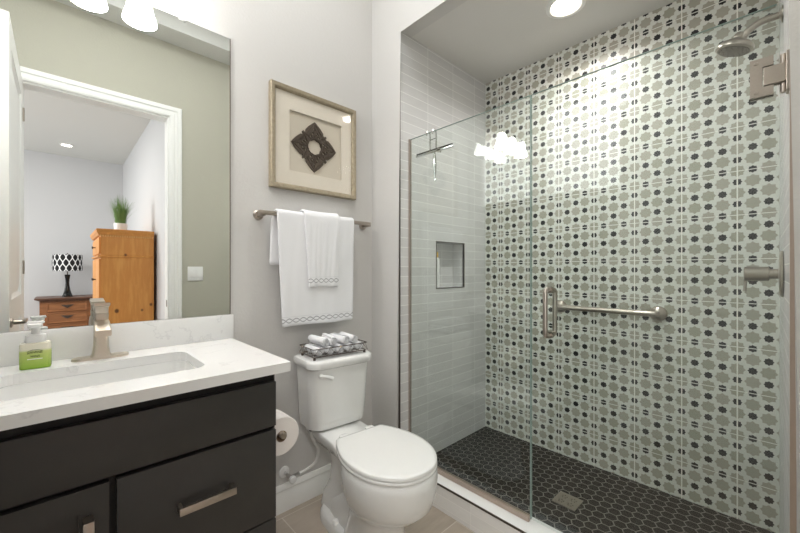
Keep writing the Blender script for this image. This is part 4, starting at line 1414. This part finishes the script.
pg = thing('potted_grass', 'green grass plant in a white pot on the armoire', 'potted plant', (0.520, -1.872, 1.655))
bm = BM()
lathe(bm, [(0.052, 0.0003), (0.060, 0.004), (0.066, 0.09), (0.066, 0.096), (0.060, 0.096), (0.056, 0.080), (0.004, 0.078)], (0.520, -1.872, 1.655), 'z', 32)
obj('pot', bm, M['plastic'], pg)
bm = BM()
rnd = random.Random(4)
for k in range(230):
    a = rnd.uniform(0, 2 * PI); r0 = 0.05 * math.sqrt(rnd.random())
    lean = rnd.uniform(0.1, 1.0) * 0.10 * (0.4 + r0 / 0.05)
    h = rnd.uniform(0.24, 0.385) * (1 - 0.12 * (r0 / 0.05))
    bx, by = 0.520 + r0 * math.cos(a), -1.872 + r0 * math.sin(a)
    w = 0.004
    pa, pb = -math.sin(a) * w, math.cos(a) * w
    prev = None
    for j in range(5):
        t = j / 4
        cx_, cy_ = bx + lean * t * t * math.cos(a), by + lean * t * t * math.sin(a)
        z = 1.655 + 0.078 + h * t * (1 - 0.12 * t * lean / 0.1)
        ww = 1 - t * 0.9
        cur = [bm.verts.new((cx_ + pa * ww, cy_ + pb * ww, z)), bm.verts.new((cx_ - pa * ww, cy_ - pb * ww, z)), bm.verts.new((cx_ + math.cos(a) * w * 0.5 * ww, cy_ + math.sin(a) * w * 0.5 * ww, z))]
        if prev:
            for q in range(3): bm.faces.new((prev[q], prev[(q + 1) % 3], cur[(q + 1) % 3], cur[q]))
        prev = cur
tag(obj('grass_blades', bm, M['grass'], pg), kind='stuff')

NY1 = -4.12
ns = thing('nightstand', 'brown wooden nightstand with carved drawers under the lamp', 'nightstand', (0.07, -4.40, 0))
NXa, NXb = -0.215, 0.395
bm = BM(); box(bm, NXa, NXb, -4.69, NY1 - 0.018, 0.06, 0.745)
obj('case', bm, M['walnut'], ns)
bm = BM(); box(bm, NXa - 0.01, NXb + 0.01, -4.695, NY1 - 0.005, 0, 0.07, 0.004)
obj('plinth', bm, M['walnut'], ns)
bm = BM()
def nr(i, z): return [(NXa - i, -4.695, z), (NXb + i, -4.695, z), (NXb + i, NY1 + i, z), (NXa - i, NY1 + i, z)]
loft(bm, [nr(0.0, 0.742), nr(0.02, 0.752), nr(0.05, 0.764), nr(0.055, 0.772), nr(0.055, 0.782), nr(0.05, 0.785)])
obj('top', bm, M['walnut_top'], ns, angle=15)
bm = BM()
x = NXa
while x < NXb:
    box(bm, x, x + 0.010, NY1 - 0.019, NY1 - 0.004, 0.722, 0.742); x += 0.019
obj('dentil_row', bm, M['walnut_top'], ns)
for z0, z1 in ((0.575, 0.712), (0.40, 0.560), (0.225, 0.385), (0.085, 0.21)):
    bm = BM()
    x0, x1, yf = NXa + 0.075, NXb - 0.075, NY1 - 0.019
    def dl(i, y): return [(x0 + i, y, z0 + i), (x1 - i, y, z0 + i), (x1 - i, y, z1 - i), (x0 + i, y, z1 - i)]
    loft(bm, [dl(0, yf), dl(0, yf + 0.016), dl(0.012, yf + 0.018), dl(0.018, yf + 0.010), dl(0.03, yf + 0.010)])
    d = obj('drawer', bm, M['walnut'], ns, angle=15)
    bm = BM()
    xm, zm = (x0 + x1) / 2, (z0 + z1) / 2 + 0.01
    prism(bm, [(xm - 0.075, yf + 0.0105, zm + 0.022), (xm, yf + 0.0105, zm + 0.018), (xm + 0.075, yf + 0.0105, zm + 0.022), (xm + 0.05, yf + 0.0105, zm - 0.002), (xm, yf + 0.0105, zm - 0.032), (xm - 0.05, yf + 0.0105, zm - 0.002)], (0, 0.004, 0))
    tube(bm, smooth_path([(xm - 0.045, yf + 0.014, zm + 0.008), (xm - 0.03, yf + 0.03, zm - 0.008), (xm, yf + 0.034, zm - 0.014), (xm + 0.03, yf + 0.03, zm - 0.008), (xm + 0.045, yf + 0.014, zm + 0.008)], 5), 0.004, 8)
    obj('drawer_pull', bm, M['dark_metal'], d)

lx, ly, lz = 0.093, -4.36, 0.785
lp = thing('table_lamp', 'black table lamp with black and white patterned drum shade', 'lamp', (lx, ly, lz))
bm = BM()
loft(bm, [[(p[0], p[1], p[2]) for p in ring(0, 0, h, h, z, 24, 4)] for h, z in ((0.062, 0.0005), (0.062, 0.016), (0.055, 0.03), (0.038, 0.09), (0.026, 0.17), (0.023, 0.22), (0.026, 0.28), (0.034, 0.335), (0.036, 0.345), (0.030, 0.35))])
obj('base', bm, M['gloss_black'], lp, True, angle=40)
bm = BM(); lathe(bm, [(0.008, 0.35), (0.008, 0.43), (0.012, 0.43), (0.012, 0.45)], (0, 0, 0), 'z', 12)
lathe(bm, [(0.003, 0.45), (0.003, 0.665), (0.009, 0.668), (0.009, 0.685), (0.003, 0.69)], (0, 0, 0), 'z', 12)
for a in (0, 2.09, 4.19): tube(bm, [(0, 0, 0.655), (0.178 * math.cos(a), 0.178 * math.sin(a), 0.655)], 0.002, 6)
obj('stem', bm, M['dark_metal'], lp, True)
bm = BM()
n = 64
loft(bm, [[(r_ * math.cos(2 * PI * i / n), r_ * math.sin(2 * PI * i / n), z) for i in range(n)] for r_, z in ((0.180, 0.0), (0.180, 0.26), (0.177, 0.26), (0.177, 0.0))], False, False, closed=True)
o = obj('lamp_shade', bm, M['ogee'], lp, True)
o.location = (0, 0, 0.405)
